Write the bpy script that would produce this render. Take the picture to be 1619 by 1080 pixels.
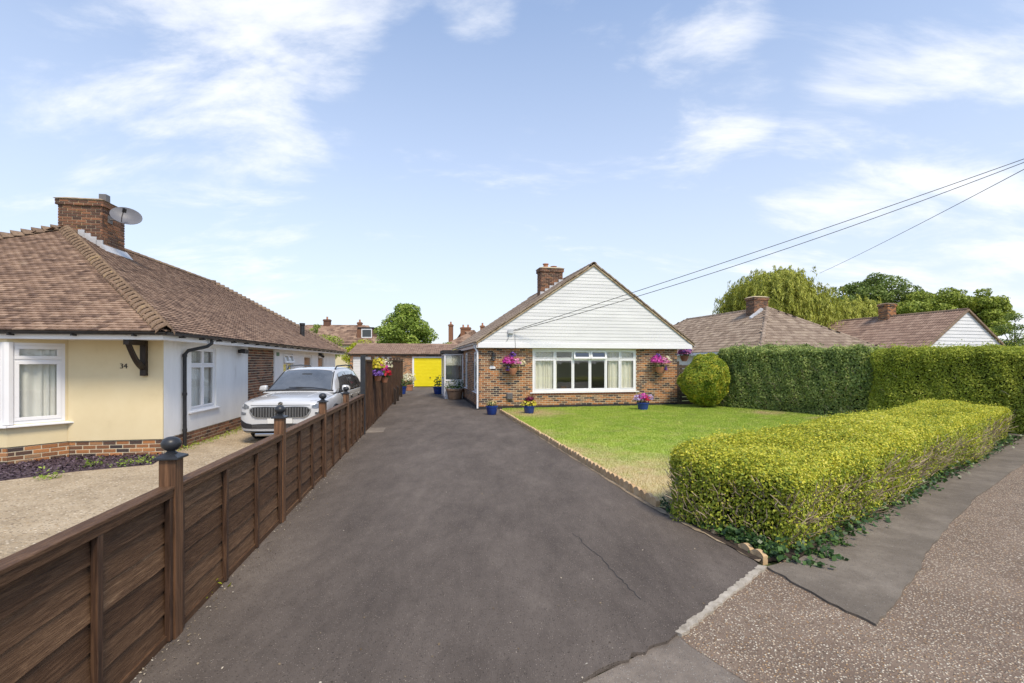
import bpy, bmesh, math, random
import numpy as np
from mathutils import Vector, Matrix
R = math.radians
rng = np.random.default_rng(7); random.seed(7)
for o in list(bpy.data.objects): bpy.data.objects.remove(o)
sc = bpy.context.scene; C = sc.collection
# ------------------------------------------------------------------ camera, sky, sun, exposure
CAMZ, FPX, CX, HY = 1.8, 750.0, 809.5, 572.0        # eye height, focal length in photo pixels, optical axis, horizon row
cd = bpy.data.cameras.new('camera'); cam = bpy.data.objects.new('camera', cd); C.objects.link(cam)
cam.location = (0, 0, CAMZ); cam.rotation_euler = (R(90), 0, 0)
cd.sensor_width = 36; cd.lens = FPX/1619*36; cd.shift_y = (HY-540)/1619
cd.clip_start = 0.05; cd.clip_end = 3000
sc.camera = cam
SUN_DIR = Vector((0.34, -0.62, 0.95)).normalized()   # towards the sun: high, behind the camera and a little right
sun_el = math.asin(SUN_DIR.z); sun_az = math.atan2(SUN_DIR.x, SUN_DIR.y)
world = bpy.data.worlds.new('World'); sc.world = world; world.use_nodes = True
nt = world.node_tree; nt.nodes.clear()
def wn(t, **kw):
    n = nt.nodes.new(t)
    for k, v in kw.items(): setattr(n, k, v)
    return n
def wmath(op, a, b=None, c=None):
    n = wn('ShaderNodeMath', operation=op)
    for i, v in enumerate((a, b, c)):
        if v is None: continue
        if isinstance(v, (int, float)): n.inputs[i].default_value = v
        else: nt.links.new(v, n.inputs[i])
    return n.outputs[0]
sky = wn('ShaderNodeTexSky', sky_type='NISHITA', sun_disc=False, sun_elevation=sun_el, sun_rotation=sun_az,
         altitude=0, air_density=1.0, dust_density=0.6, ozone_density=2.2)
tc = wn('ShaderNodeTexCoord')
sep = wn('ShaderNodeSeparateXYZ'); nt.links.new(tc.outputs['Generated'], sep.inputs[0])
den = wmath('ADD', wmath('MAXIMUM', sep.outputs[2], 0.0), 0.30)
comb = wn('ShaderNodeCombineXYZ')
nt.links.new(wmath('DIVIDE', sep.outputs[0], den), comb.inputs[0]); nt.links.new(wmath('DIVIDE', sep.outputs[1], den), comb.inputs[1])
mp = wn('ShaderNodeMapping'); mp.inputs['Rotation'].default_value = (0, 0, R(-35)); mp.inputs['Scale'].default_value = (0.75, 1.6, 1)
nt.links.new(comb.outputs[0], mp.inputs[0])
nz = wn('ShaderNodeTexNoise'); nz.inputs['Scale'].default_value = 2.5; nz.inputs['Detail'].default_value = 9; nz.inputs['Roughness'].default_value = 0.62
nz.inputs['Distortion'].default_value = 0.35
nt.links.new(mp.outputs[0], nz.inputs['Vector'])
cover = None
for px, py, rad, amp in ((330,130,15,.20), (480,60,11,.17), (170,190,11,.14), (60,160,8,.12), (1430,330,14,.19), (1560,400,15,.22), (1330,420,12,.14),
                         (1560,130,10,.16), (330,400,11,.12), (1350,200,9,.17), (1140,200,8,.17), (850,160,6,.13), (1100,60,8,.17), (1290,310,8,.15), (960,90,5,.12), (760,40,5,.14)):
    d = Vector(((px-CX)/FPX, 1, (HY-py)/FPX)).normalized()
    dot = wn('ShaderNodeVectorMath', operation='DOT_PRODUCT'); nt.links.new(tc.outputs['Generated'], dot.inputs[0]); dot.inputs[1].default_value = d
    mr = wn('ShaderNodeMapRange', interpolation_type='SMOOTHSTEP'); nt.links.new(dot.outputs['Value'], mr.inputs[0])
    mr.inputs[1].default_value = math.cos(R(rad)); mr.inputs[2].default_value = 1.0; mr.inputs[3].default_value = 0; mr.inputs[4].default_value = amp
    cover = mr.outputs[0] if cover is None else wmath('MAXIMUM', cover, mr.outputs[0])
mask = wn('ShaderNodeMapRange', interpolation_type='SMOOTHSTEP')
nt.links.new(wmath('ADD', nz.outputs['Fac'], cover), mask.inputs[0])
mask.inputs[1].default_value = 0.56; mask.inputs[2].default_value = 0.86; mask.inputs[3].default_value = 0; mask.inputs[4].default_value = 0.85
hz = wn('ShaderNodeMapRange'); nt.links.new(sep.outputs[2], hz.inputs[0])      # pale haze low over the horizon, all the way round
hz.inputs[1].default_value = 0.0; hz.inputs[2].default_value = 0.60; hz.inputs[3].default_value = 0.90; hz.inputs[4].default_value = 0.22
tint = wn('ShaderNodeMixRGB', blend_type='MULTIPLY'); tint.inputs[0].default_value = 1; nt.links.new(sky.outputs[0], tint.inputs[1]); tint.inputs[2].default_value = (0.98, 1.09, 1.15, 1)
mixh = wn('ShaderNodeMixRGB'); nt.links.new(hz.outputs[0], mixh.inputs[0]); nt.links.new(tint.outputs[0], mixh.inputs[1]); mixh.inputs[2].default_value = (3.65, 3.75, 4.05, 1)
mixc = wn('ShaderNodeMixRGB'); nt.links.new(mask.outputs[0], mixc.inputs[0]); nt.links.new(mixh.outputs[0], mixc.inputs[1]); mixc.inputs[2].default_value = (4.9, 4.95, 5.1, 1)
bg = wn('ShaderNodeBackground'); bg.inputs[1].default_value = 0.15; nt.links.new(mixc.outputs[0], bg.inputs[0])
wo = wn('ShaderNodeOutputWorld'); nt.links.new(bg.outputs[0], wo.inputs[0])
sl = bpy.data.lights.new('sun', 'SUN'); sl.energy = 2.5; sl.angle = R(16); sl.color = (1.0, 0.87, 0.68)
so = bpy.data.objects.new('sun', sl); C.objects.link(so); so.location = (10, -10, 30)
so.rotation_euler = SUN_DIR.to_track_quat('Z', 'Y').to_euler()
sc.view_settings.view_transform = 'Standard'; sc.view_settings.look = 'None'; sc.view_settings.gamma = 1
sc.view_settings.exposure = 0.64
sc.render.engine = 'CYCLES'

# ------------------------------------------------------------------ helpers
def ray(px, py): return Vector(((px-CX)/FPX, 1, (HY-py)/FPX))
def gp(px, py, z=0.0):
    r = ray(px, py); t = (z-CAMZ)/r.z; return Vector((r.x*t, r.y*t, z))
def at(px, py, Y):
    r = ray(px, py); return Vector((r.x*Y, Y, CAMZ+r.z*Y))
class Frame:
    def __init__(s, x, y, deg): s.o = Vector((x, y, 0)); s.a = R(deg); s.m = Matrix.Translation(s.o) @ Matrix.Rotation(s.a, 4, 'Z'); s.i = s.m.inverted()
    def loc(s, w): return s.i @ Vector(w)
    def _ray(s, px, py):
        o = s.i @ Vector((0, 0, CAMZ)); d = s.i.to_3x3() @ ray(px, py); return o, d
    def onx(s, px, py, x=0.0):
        o, d = s._ray(px, py); p = o + d*((x-o.x)/d.x); return p.y, p.z
    def ony(s, px, py, y=0.0):
        o, d = s._ray(px, py); p = o + d*((y-o.y)/d.y); return p.x, p.z
def prop(o, label=None, cat=None, group=None, kind=None):
    if label: o['label'] = label
    if cat: o['category'] = cat
    if group: o['group'] = group
    if kind: o['kind'] = kind
    return o
def empty(name, loc=(0,0,0), rz=0.0, label=None, cat=None, group=None):
    o = bpy.data.objects.new(name, None); C.objects.link(o); o.location = loc; o.rotation_euler = (0,0,rz); o.empty_display_size = .2
    return prop(o, label, cat, group)
def wm(o):
    m = o.matrix_basis.copy()
    while o.parent: o = o.parent; m = o.matrix_basis @ m
    return m
def link(name, me, mat, parent):
    o = bpy.data.objects.new(name, me); C.objects.link(o); o.parent = parent
    if mat and not me.materials: me.materials.append(mat)
    return o
class MB:
    """collects shapes, builds ONE mesh object"""
    def __init__(s): s.v = []; s.f = []
    def _add(s, vs, fs):
        b = len(s.v); s.v += [tuple(v) for v in vs]; s.f += [tuple(b+i for i in f) for f in fs]; return s
    def box(s, x0, x1, y0, y1, z0, z1):
        if x0 > x1: x0, x1 = x1, x0
        if y0 > y1: y0, y1 = y1, y0
        return s._add([(x0,y0,z0),(x1,y0,z0),(x1,y1,z0),(x0,y1,z0),(x0,y0,z1),(x1,y0,z1),(x1,y1,z1),(x0,y1,z1)],
                      [(0,3,2,1),(4,5,6,7),(0,1,5,4),(1,2,6,5),(2,3,7,6),(3,0,4,7)])
    def hexa(s, p): return s._add(p, [(0,3,2,1),(4,5,6,7),(0,1,5,4),(1,2,6,5),(2,3,7,6),(3,0,4,7)])
    def poly(s, pts): return s._add(pts, [tuple(range(len(pts)))])
    def prism(s, pts, ext):
        n = len(pts); e = Vector(ext); a = [Vector(p) for p in pts]
        return s._add(a+[p+e for p in a], [tuple(range(n-1,-1,-1)), tuple(range(n, 2*n))]+[(i,(i+1)%n,n+(i+1)%n,n+i) for i in range(n)])
    def tube(s, pts, r, n=8, cap=True):
        pts = [Vector(p) for p in pts]; rs = r if isinstance(r, (list, tuple)) else [r]*len(pts)
        vs = []; fs = []; up = None
        for i, p in enumerate(pts):
            d = (pts[min(i+1, len(pts)-1)]-pts[max(i-1, 0)]).normalized()
            if up is None: up = Vector((0,0,1)) if abs(d.z) < .9 else Vector((1,0,0))
            a = d.cross(up).normalized(); b = a.cross(d).normalized(); up = b
            vs += [p + (a*math.cos(2*math.pi*k/n)+b*math.sin(2*math.pi*k/n))*rs[i] for k in range(n)]
        for i in range(len(pts)-1):
            fs += [(i*n+k, i*n+(k+1)%n, (i+1)*n+(k+1)%n, (i+1)*n+k) for k in range(n)]
        if cap: fs += [tuple(range(n-1,-1,-1)), tuple(range((len(pts)-1)*n, len(pts)*n))]
        return s._add(vs, fs)
    def lathe(s, prof, c=(0,0,0), n=20, axis='Z'):
        vs = []; fs = []; m = len(prof)
        for k in range(n):
            a = 2*math.pi*k/n
            for r, z in prof:
                p = (r*math.cos(a), r*math.sin(a), z)
                if axis == 'X': p = (z, r*math.cos(a), r*math.sin(a))
                if axis == 'Y': p = (r*math.cos(a), -z, r*math.sin(a))
                vs.append((c[0]+p[0], c[1]+p[1], c[2]+p[2]))
        for k in range(n):
            for i in range(m-1): fs.append((k*m+i, ((k+1)%n)*m+i, ((k+1)%n)*m+i+1, k*m+i+1))
        return s._add(vs, fs)
    def build(s, name, mat, parent=None, smooth=False, bevel=0, mx=None):
        me = bpy.data.meshes.new(name); v = s.v
        if mx is not None: v = [tuple(mx @ Vector(p)) for p in v]
        me.from_pydata(v, [], s.f); me.update()
        if smooth:
            me.polygons.foreach_set('use_smooth', [True]*len(me.polygons))
            try: me.set_sharp_from_angle(angle=R(40))
            except Exception: pass
        o = link(name, me, mat, parent)
        if bevel:
            b = o.modifiers.new('bevel', 'BEVEL'); b.width = bevel; b.segments = 2; b.limit_method = 'ANGLE'; b.angle_limit = R(40)
        return o
def npmesh(name, V, Fq, mat, parent=None, smooth=False):
    me = bpy.data.meshes.new(name); V = np.asarray(V, dtype=np.float32); Fq = np.asarray(Fq, dtype=np.int32); k = Fq.shape[1]
    me.vertices.add(len(V)); me.vertices.foreach_set('co', V.ravel())
    me.loops.add(Fq.size); me.loops.foreach_set('vertex_index', Fq.ravel())
    me.polygons.add(len(Fq)); me.polygons.foreach_set('loop_start', np.arange(0, Fq.size, k, dtype=np.int32))
    me.polygons.foreach_set('loop_total', np.full(len(Fq), k, dtype=np.int32))
    if smooth: me.polygons.foreach_set('use_smooth', np.ones(len(Fq), dtype=bool))
    me.update(calc_edges=True); me.validate()
    return link(name, me, mat, parent)
def unit_mesh(name, kind):
    if kind == 'brick':   # x length, y depth (0 = front face, 1 = back), z height; front arrises chamfered
        a, b = .018, .06
        v = [(0,1,0),(1,1,0),(1,1,1),(0,1,1),(0,.12,0),(1,.12,0),(1,.12,1),(0,.12,1),(a,0,b),(1-a,0,b),(1-a,0,1-b),(a,0,1-b)]
        f = [(4,0,1,5)[::-1],(5,1,2,6)[::-1],(6,2,3,7)[::-1],(7,3,0,4)[::-1],(8,4,5,9)[::-1],(9,5,6,10)[::-1],(10,6,7,11)[::-1],(11,7,4,8)[::-1],(8,9,10,11)]
    elif kind == 'tile':  # x across, y up the slope, z thickness; slight camber across
        c = .35
        v = [(0,0,0),(1,0,0),(1,0,1),(.5,0,1+c),(0,0,1),(0,1,0),(1,1,0),(1,1,1),(.5,1,1+c),(0,1,1)]
        f = [(0,1,2,3,4),(4,3,8,9),(3,2,7,8),(1,6,7,2),(0,4,9,5)]
    elif kind == 'pantile':
        v = []; f = []; xs = [0,.12,.25,.38,.5,.62,.75,.88,1]; zs = [1,1.9,2.2,1.9,1,1.9,2.2,1.9,1]
        for y in (0,1):
            for x, z in zip(xs, zs): v.append((x,y,z))
        n = len(xs); f = [(i,i+1,n+i+1,n+i) for i in range(n-1)]
        v += [(0,0,0),(1,0,0)]; f.append(tuple([2*n, 2*n+1]+list(range(n-1,-1,-1))))
    elif kind == 'half':  # half round ridge tile, length along y 0..1, radius 1
        v = []; n = 7
        for y, r in ((0,1.0),(1,.88)):
            for k in range(n):
                a = math.pi*k/(n-1); v.append((r*math.cos(a), y, r*math.sin(a)))
        for k in range(n):
            a = math.pi*k/(n-1); v.append((.84*math.cos(a), 0, .84*math.sin(a)))
        f = [(k,k+1,n+k+1,n+k) for k in range(n-1)] + [(2*n+k, 2*n+k+1, k+1, k) for k in range(n-1)]
    elif kind == 'bonnet':  # v-shaped hip tile, flared at its lower end
        v = []; n = 5
        for y, w, h in ((0,1.0,1.0),(1,.72,.55)):
            for k, (x, z) in enumerate(((-1,-.35),(-.55,.35),(0,.75),(.55,.35),(1,-.35))): v.append((x*w, y, z*h+(.0 if y else .25)))
        for k, (x, z) in enumerate(((-1,-.35),(-.55,.35),(0,.75),(.55,.35),(1,-.35))): v.append((x, 0, z-.15))
        f = [(k,k+1,n+k+1,n+k)[::-1] for k in range(n-1)] + [(2*n+k, 2*n+k+1, k+1, k)[::-1] for k in range(n-1)]
    elif kind == 'box':
        v = [(0,0,0),(1,0,0),(1,1,0),(0,1,0),(0,0,1),(1,0,1),(1,1,1),(0,1,1)]
        f = [(0,3,2,1),(4,5,6,7),(0,1,5,4),(1,2,6,5),(2,3,7,6),(3,0,4,7)]
    me = bpy.data.meshes.new(name); me.from_pydata(v, [], f); me.update(); return me
_units = {}
def pieces(name, parent, mats, kind, mat, n_ind=300, joined=None, smooth=False):
    """mats: 4x4 matrices in the parent's space. The n_ind showing largest become objects of their own, the rest one stuff part."""
    if not mats: return
    key = (name, kind, mat.name)
    if key not in _units:
        _units[key] = unit_mesh(name, kind); _units[key].materials.append(mat)
        if smooth: _units[key].polygons.foreach_set('use_smooth', [True]*len(_units[key].polygons))
    um = _units[key]; P = wm(parent)
    def score(m):
        p = P @ (m @ Vector((.5,.5,.5)))
        if p.y < .3: return 1e6
        x = CX+FPX*p.x/p.y; y = HY-FPX*(p.z-CAMZ)/p.y
        return p.length + (0 if 0 < x < 1619 and 0 < y < 1080 else 1e4)
    idx = sorted(range(len(mats)), key=lambda i: score(mats[i]))
    for i in idx[:n_ind]:
        o = bpy.data.objects.new(name, um); C.objects.link(o); o.parent = parent; o.matrix_basis = mats[i]
    rest = idx[n_ind:]
    if rest:
        uv = np.array([tuple(v.co)+(1,) for v in um.vertices]); fs = [tuple(p.vertices) for p in um.polygons]
        A = np.array([[list(r) for r in mats[i]] for i in rest])
        V = np.einsum('nij,vj->nvi', A, uv)[:, :, :3].reshape(-1, 3); nv = len(uv)
        me = bpy.data.meshes.new(joined or name+'s')
        F = [tuple(b*nv+q for q in f) for b in range(len(rest)) for f in fs]
        me.from_pydata(V.tolist(), [], F); me.update()
        if smooth: me.polygons.foreach_set('use_smooth', [True]*len(me.polygons))
        o = link(joined or name+'s', me, mat, parent); o['kind'] = 'stuff'
def mx(o, x, y, z):
    m = Matrix.Identity(4)
    for i, c in enumerate((x, y, z, o)):
        for j in range(3): m[j][i] = c[j]
    return m
def bricks(parent, origin, u, n, length, z0, courses, mat, holes=(), n_ind=300, proud=.006, pitch=.225, gauge=.075, joined='brickwork', off0=0, zclip=None):
    """stretcher bond on a vertical plane: origin + u*a + z, outward normal n"""
    u = Vector(u).normalized(); n = Vector(n).normalized(); o = Vector(origin); ms = []
    for c in range(courses):
        za = z0+c*gauge; zb = za+gauge-.014; a = -((c+off0) % 2)*pitch/2
        while a < length:
            segs = [(max(a, 0), min(a+pitch-.014, length))]
            for (h0, h1, hz0, hz1) in holes:
                if zb <= hz0+.01 or za >= hz1-.01: continue
                ns = []
                for s0, s1 in segs:
                    if s1 <= h0 or s0 >= h1: ns.append((s0, s1)); continue
                    if s0 < h0: ns.append((s0, h0))
                    if s1 > h1: ns.append((h1, s1))
                segs = ns
            for s0, s1 in segs:
                if s1-s0 < .03: continue
                pr = proud+random.uniform(-.002, .003)
                ms.append(mx(o+u*s0+Vector((0,0,za))+n*pr, u*(s1-s0), -n*.05, Vector((0,0,zb-za))))
            a += pitch
    pieces('brick', parent, ms, 'brick', mat, n_ind, joined)
def wall(mb, axis, pos, thick, a0, a1, z0, z1, holes=()):
    """vertical slab with rectangular openings. axis 'x': plane x=pos running along y; axis 'y': plane y=pos along x"""
    us = sorted({a0, a1} | {min(max(v, a0), a1) for h in holes for v in h[:2]}); zs = sorted({z0, z1} | {min(max(v, z0), z1) for h in holes for v in h[2:]})
    for i in range(len(us)-1):
        run = None
        for j in range(len(zs)-1):
            cu, cz = (us[i]+us[i+1])/2, (zs[j]+zs[j+1])/2
            solid = not any(h[0] < cu < h[1] and h[2] < cz < h[3] for h in holes)
            if solid:
                if axis == 'x': mb.box(pos, pos+thick, us[i], us[i+1], zs[j], zs[j+1])
                else: mb.box(us[i], us[i+1], pos, pos+thick, zs[j], zs[j+1])
    return mb

# ------------------------------------------------------------------ materials
def lin(r, g, b):
    f = lambda c: (c/255/12.92 if c/255 <= .04045 else ((c/255+.055)/1.055)**2.4)
    return (f(r), f(g), f(b))
MATS = {}
def pm(name, stops, scale=6, detail=4, rough=.75, bump=0, bscale=None, metal=0, spec=.35, rnd=0.0, coat=0, stretch=(1,1,1), world_co=False,
       jitter=0.0, trans=0, vor=None, distort=0, nrough=.6):
    m = bpy.data.materials.new(name); m.use_nodes = True; t = m.node_tree; N = t.nodes; L = t.links; b = N['Principled BSDF']
    tcn = N.new('ShaderNodeTexCoord'); mpn = N.new('ShaderNodeMapping'); mpn.inputs['Scale'].default_value = stretch
    geo = N.new('ShaderNodeNewGeometry'); oi = N.new('ShaderNodeObjectInfo')
    src = geo.outputs['Position'] if world_co else tcn.outputs['Object']
    if jitter:
        vm = N.new('ShaderNodeVectorMath'); vm.operation = 'ADD'; L.new(src, vm.inputs[0])
        sc_ = N.new('ShaderNodeMath'); sc_.operation = 'MULTIPLY'; L.new(oi.outputs['Random'], sc_.inputs[0]); sc_.inputs[1].default_value = jitter
        L.new(sc_.outputs[0], vm.inputs[1]); src = vm.outputs[0]
    L.new(src, mpn.inputs[0])
    nz_ = N.new('ShaderNodeTexNoise'); nz_.inputs['Scale'].default_value = scale; nz_.inputs['Detail'].default_value = detail
    nz_.inputs['Roughness'].default_value = nrough; nz_.inputs['Distortion'].default_value = distort
    L.new(mpn.outputs[0], nz_.inputs['Vector']); fac = nz_.outputs['Fac']
    mr = N.new('ShaderNodeMapRange'); L.new(fac, mr.inputs[0]); mr.inputs[1].default_value = .28; mr.inputs[2].default_value = .72; fac = mr.outputs[0]
    if rnd:
        ad = N.new('ShaderNodeMath'); ad.operation = 'ADD'; L.new(geo.outputs['Random Per Island'], ad.inputs[0]); L.new(oi.outputs['Random'], ad.inputs[1])
        fr = N.new('ShaderNodeMath'); fr.operation = 'FRACT'; L.new(ad.outputs[0], fr.inputs[0])
        mxn = N.new('ShaderNodeMix'); mxn.inputs[0].default_value = rnd; L.new(fac, mxn.inputs[2]); L.new(fr.outputs[0], mxn.inputs[3]); fac = mxn.outputs[0]
    cr = N.new('ShaderNodeValToRGB'); e = cr.color_ramp.elements
    stops = stops if isinstance(stops[0], (tuple, list)) and len(stops[0]) == 2 else [(0, stops), (1, stops)]
    e[0].position, e[0].color = stops[0][0], (*stops[0][1], 1); e[1].position, e[1].color = stops[-1][0], (*stops[-1][1], 1)
    for p, c in stops[1:-1]: k = e.new(p); k.color = (*c, 1)
    L.new(fac, cr.inputs[0]); L.new(cr.outputs[0], b.inputs['Base Color'])
    b.inputs['Roughness'].default_value = rough; b.inputs['Metallic'].default_value = metal; b.inputs['Specular IOR Level'].default_value = spec
    if coat: b.inputs['Coat Weight'].default_value = coat; b.inputs['Coat Roughness'].default_value = .04
    if bump:
        n2 = N.new('ShaderNodeTexNoise'); n2.inputs['Scale'].default_value = bscale or scale*4; n2.inputs['Detail'].default_value = 5; L.new(mpn.outputs[0], n2.inputs['Vector'])
        bp = N.new('ShaderNodeBump'); bp.inputs['Strength'].default_value = min(bump, 1); bp.inputs['Distance'].default_value = .01; L.new(n2.outputs['Fac'], bp.inputs['Height'])
        L.new(bp.outputs[0], b.inputs['Normal'])
    if trans:   # thin leaf: part of the light passes through
        tr = N.new('ShaderNodeBsdfTranslucent'); L.new(cr.outputs[0], tr.inputs[0]); ms = N.new('ShaderNodeMixShader'); ms.inputs[0].default_value = trans
        L.new(b.outputs[0], ms.inputs[1]); L.new(tr.outputs[0], ms.inputs[2]); L.new(ms.outputs[0], N['Material Output'].inputs[0])
    MATS[name] = m; m['cr'] = cr.name; return m
def nodes_of(m): return m.node_tree, m.node_tree.nodes, m.node_tree.links
# buildings
BRICK = [(0,(.035,.03,.032)),(.18,(.07,.052,.048)),(.36,(.17,.085,.05)),(.55,(.33,.145,.06)),(.75,(.47,.20,.075)),(.88,(.30,.19,.11)),(1,(.055,.048,.05))]
m_brick = pm('brick', BRICK, scale=9, rough=.9, bump=.5, bscale=60, rnd=.8, jitter=40)
m_brickd = pm('brick_dark', [(0,(.05,.035,.03)),(.4,(.13,.07,.05)),(.7,(.24,.115,.065)),(.9,(.34,.16,.09)),(1,(.16,.11,.08))], scale=9, rough=.9, bump=.5, bscale=60, rnd=.7, jitter=40)
m_mortar = pm('mortar', [(0,(.50,.42,.29)),(1,(.64,.55,.40))], scale=14, rough=.95, bump=.4)
m_lichen = pm('chimney_mortar', [(0,(.34,.28,.2)),(.6,(.46,.38,.27)),(1,(.52,.38,.10))], scale=5, rough=.95, bump=.4)
m_cream = pm('cream_render', [(0,(.60,.50,.31)),(.35,(.67,.565,.355)),(1,(.71,.61,.40))], nrough=.7, detail=8, scale=1.2, rough=.85, bump=.15, bscale=120)
m_white_r = pm('white_render', [(0,(.60,.59,.57)),(.3,(.76,.76,.75)),(1,(.85,.85,.84))], nrough=.7, scale=1.6, rough=.85, bump=.2, bscale=90, stretch=(1,1,.35))
m_upvc = pm('white_upvc', [(0,(.76,.76,.78)),(1,(.80,.80,.82))], scale=3, rough=.28, spec=.5)
m_board = pm('white_weatherboard', [(0,(.62,.62,.63)),(1,(.74,.74,.745))], scale=2, rough=.4, stretch=(.3,1,1), jitter=9)
m_black = pm('black_plastic', [(0,(.018,.018,.02)),(1,(.035,.035,.038))], scale=8, rough=.4)
m_tar = pm('bitumen', [(0,(.015,.015,.018)),(1,(.04,.038,.04))], scale=5, rough=.7)
m_tile = pm('clay_tile', [(0,(.07,.042,.034)),(.25,(.175,.112,.08)),(.55,(.26,.17,.12)),(.85,(.35,.24,.17)),(1,(.21,.165,.12))], scale=2.2, rough=.9, bump=.4, bscale=50, rnd=.7, jitter=30)
m_hip = pm('hip_tile', [(0,(.08,.055,.042)),(.4,(.19,.13,.09)),(.7,(.27,.19,.13)),(.88,(.34,.25,.11)),(1,(.46,.31,.05))], scale=5, rough=.9, bump=.4, bscale=40, rnd=.35, jitter=30)
m_ctile = pm('concrete_tile', [(0,(.13,.095,.07)),(.4,(.24,.18,.135)),(.75,(.33,.26,.20)),(1,(.40,.33,.22))], scale=3, rough=.92, bump=.5, bscale=40, rnd=.5, jitter=30)
m_ctile2 = pm('brown_concrete_tile', [(0,(.14,.09,.07)),(.5,(.27,.18,.135)),(1,(.36,.26,.20))], scale=3, rough=.92, bump=.5, bscale=40, rnd=.45, jitter=30)
m_verge = pm('verge_mortar', [(0,(.14,.10,.06)),(.5,(.33,.25,.16)),(1,(.45,.38,.27))], scale=9, rough=.95, bump=.7)
m_deck = pm('roof_underlay', (.05,.04,.035), rough=.95)
m_lead = pm('lead_flashing', [(0,(.42,.43,.45)),(1,(.62,.63,.65))], scale=4, rough=.5, metal=.2)
m_darkwood = pm('dark_oak', [(0,(.012,.009,.008)),(1,(.045,.03,.022))], scale=6, rough=.5, stretch=(6,6,1))
m_room = pm('room_plaster', (.66,.61,.53), rough=.9)
m_floor = pm('room_carpet', (.40,.33,.27), rough=.95)
m_curtain = pm('cream_curtain', [(0,(.78,.74,.62)),(1,(.86,.83,.72))], scale=3, rough=.9)
m_grey_c = pm('grey_curtain', [(0,(.74,.73,.69)),(1,(.84,.83,.79))], scale=3, rough=.9)
m_yellow = pm('yellow_door_paint', [(0,(.78,.66,.012)),(1,(.84,.71,.02))], scale=2, rough=.45)
m_wdoor = pm('white_door_paint', [(0,(.58,.58,.58)),(1,(.66,.66,.66))], scale=2, rough=.5)
m_grey = pm('grey_plastic', [(0,(.13,.12,.12)),(1,(.17,.16,.16))], scale=3, rough=.5)
m_terr = pm('terracotta', [(0,(.36,.15,.08)),(1,(.50,.24,.14))], scale=6, rough=.85, bump=.2)
m_brownpot = pm('brown_clay', [(0,(.22,.14,.09)),(1,(.34,.23,.15))], scale=6, rough=.8, bump=.2)
m_blue = pm('blue_glaze', [(0,(.010,.03,.17)),(1,(.02,.06,.27))], scale=4, rough=.15, spec=.6)
m_soil = pm('soil', [(0,(.02,.014,.01)),(1,(.07,.05,.035))], scale=30, rough=1, bump=.6)
m_wood_in = pm('brown_furniture', (.09,.05,.03), rough=.5)
def glass_mat(name, tint, refl, ior=1.5):
    m = bpy.data.materials.new(name); m.use_nodes = True; t, N, L = nodes_of(m); N.remove(N['Principled BSDF'])
    tr = N.new('ShaderNodeBsdfTransparent'); tr.inputs[0].default_value = (*tint, 1); g = N.new('ShaderNodeBsdfGlossy'); g.inputs['Roughness'].default_value = .015
    fr = N.new('ShaderNodeLayerWeight'); fr.inputs[0].default_value = .5; pw = N.new('ShaderNodeMath'); pw.operation = 'POWER'; L.new(fr.outputs['Facing'], pw.inputs[0]); pw.inputs[1].default_value = 4.0; ad = N.new('ShaderNodeMath'); ad.operation = 'MULTIPLY_ADD'; ad.use_clamp = True; L.new(pw.outputs[0], ad.inputs[0]); ad.inputs[1].default_value = .8; ad.inputs[2].default_value = refl
    nb = N.new('ShaderNodeTexNoise'); nb.inputs['Scale'].default_value = 1.5; bp = N.new('ShaderNodeBump'); bp.inputs['Strength'].default_value = .08; bp.inputs['Distance'].default_value = .03
    L.new(nb.outputs['Fac'], bp.inputs['Height']); L.new(bp.outputs[0], g.inputs['Normal'])
    ms = N.new('ShaderNodeMixShader'); L.new(ad.outputs[0], ms.inputs[0]); L.new(tr.outputs[0], ms.inputs[1]); L.new(g.outputs[0], ms.inputs[2]); L.new(ms.outputs[0], N['Material Output'].inputs[0]); return m
m_glass = glass_mat('window_glass', (.93,.95,.94), .15)
m_darkglass = pm('dark_glazing', (.025,.028,.032), rough=.04, spec=.9)
# car
m_paint = pm('white_car_paint', (.54,.55,.57), rough=.25, spec=.5, coat=.9)
m_carglass = pm('car_glass', [(0,(.05,.055,.06)),(1,(.12,.13,.14))], scale=1.6, rough=.02, spec=1.0, coat=1.0)
m_rubber = pm('tyre_rubber', [(0,(.012,.012,.012)),(1,(.03,.03,.03))], scale=20, rough=.85)
m_chrome = pm('chrome', (.75,.76,.78), rough=.12, metal=1)
m_alloy = pm('alloy', (.42,.43,.45), rough=.3, metal=.9)
m_lens = pm('headlight_lens', [(0,(.05,.055,.06)),(1,(.22,.23,.25))], scale=18, rough=.05, spec=.9, coat=1)
m_plate = pm('blank_number_plate', (.66,.66,.65), rough=.4)
# timber
WOOD = [(0,(.034,.018,.011)),(.38,(.088,.047,.026)),(.62,(.14,.078,.043)),(.82,(.22,.127,.07)),(1,(.36,.23,.13))]
m_fence = pm('stained_timber', WOOD, scale=2.6, detail=9, rough=.6, bump=.4, bscale=9, stretch=(14,1.6,22), jitter=50, rnd=.30, spec=.2, distort=1.1, nrough=.72)
m_fencev = pm('stained_timber_upright', [(0,(.02,.011,.007)),(.5,(.06,.032,.02)),(.85,(.11,.06,.034)),(1,(.16,.09,.05))], scale=3.2, detail=7, rough=.55, bump=.3, bscale=9, stretch=(12,12,1.0), jitter=50, rnd=.1, distort=.8)
m_post = pm('post_timber', [(0,(.035,.018,.01)),(.5,(.12,.06,.03)),(1,(.24,.125,.065))], scale=3, detail=7, rough=.6, bump=.3, bscale=9, stretch=(14,14,.8), jitter=50, distort=.7)
m_cap = pm('slate_grey_paint', [(0,(.018,.02,.025)),(1,(.04,.043,.05))], scale=6, rough=.38)
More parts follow.
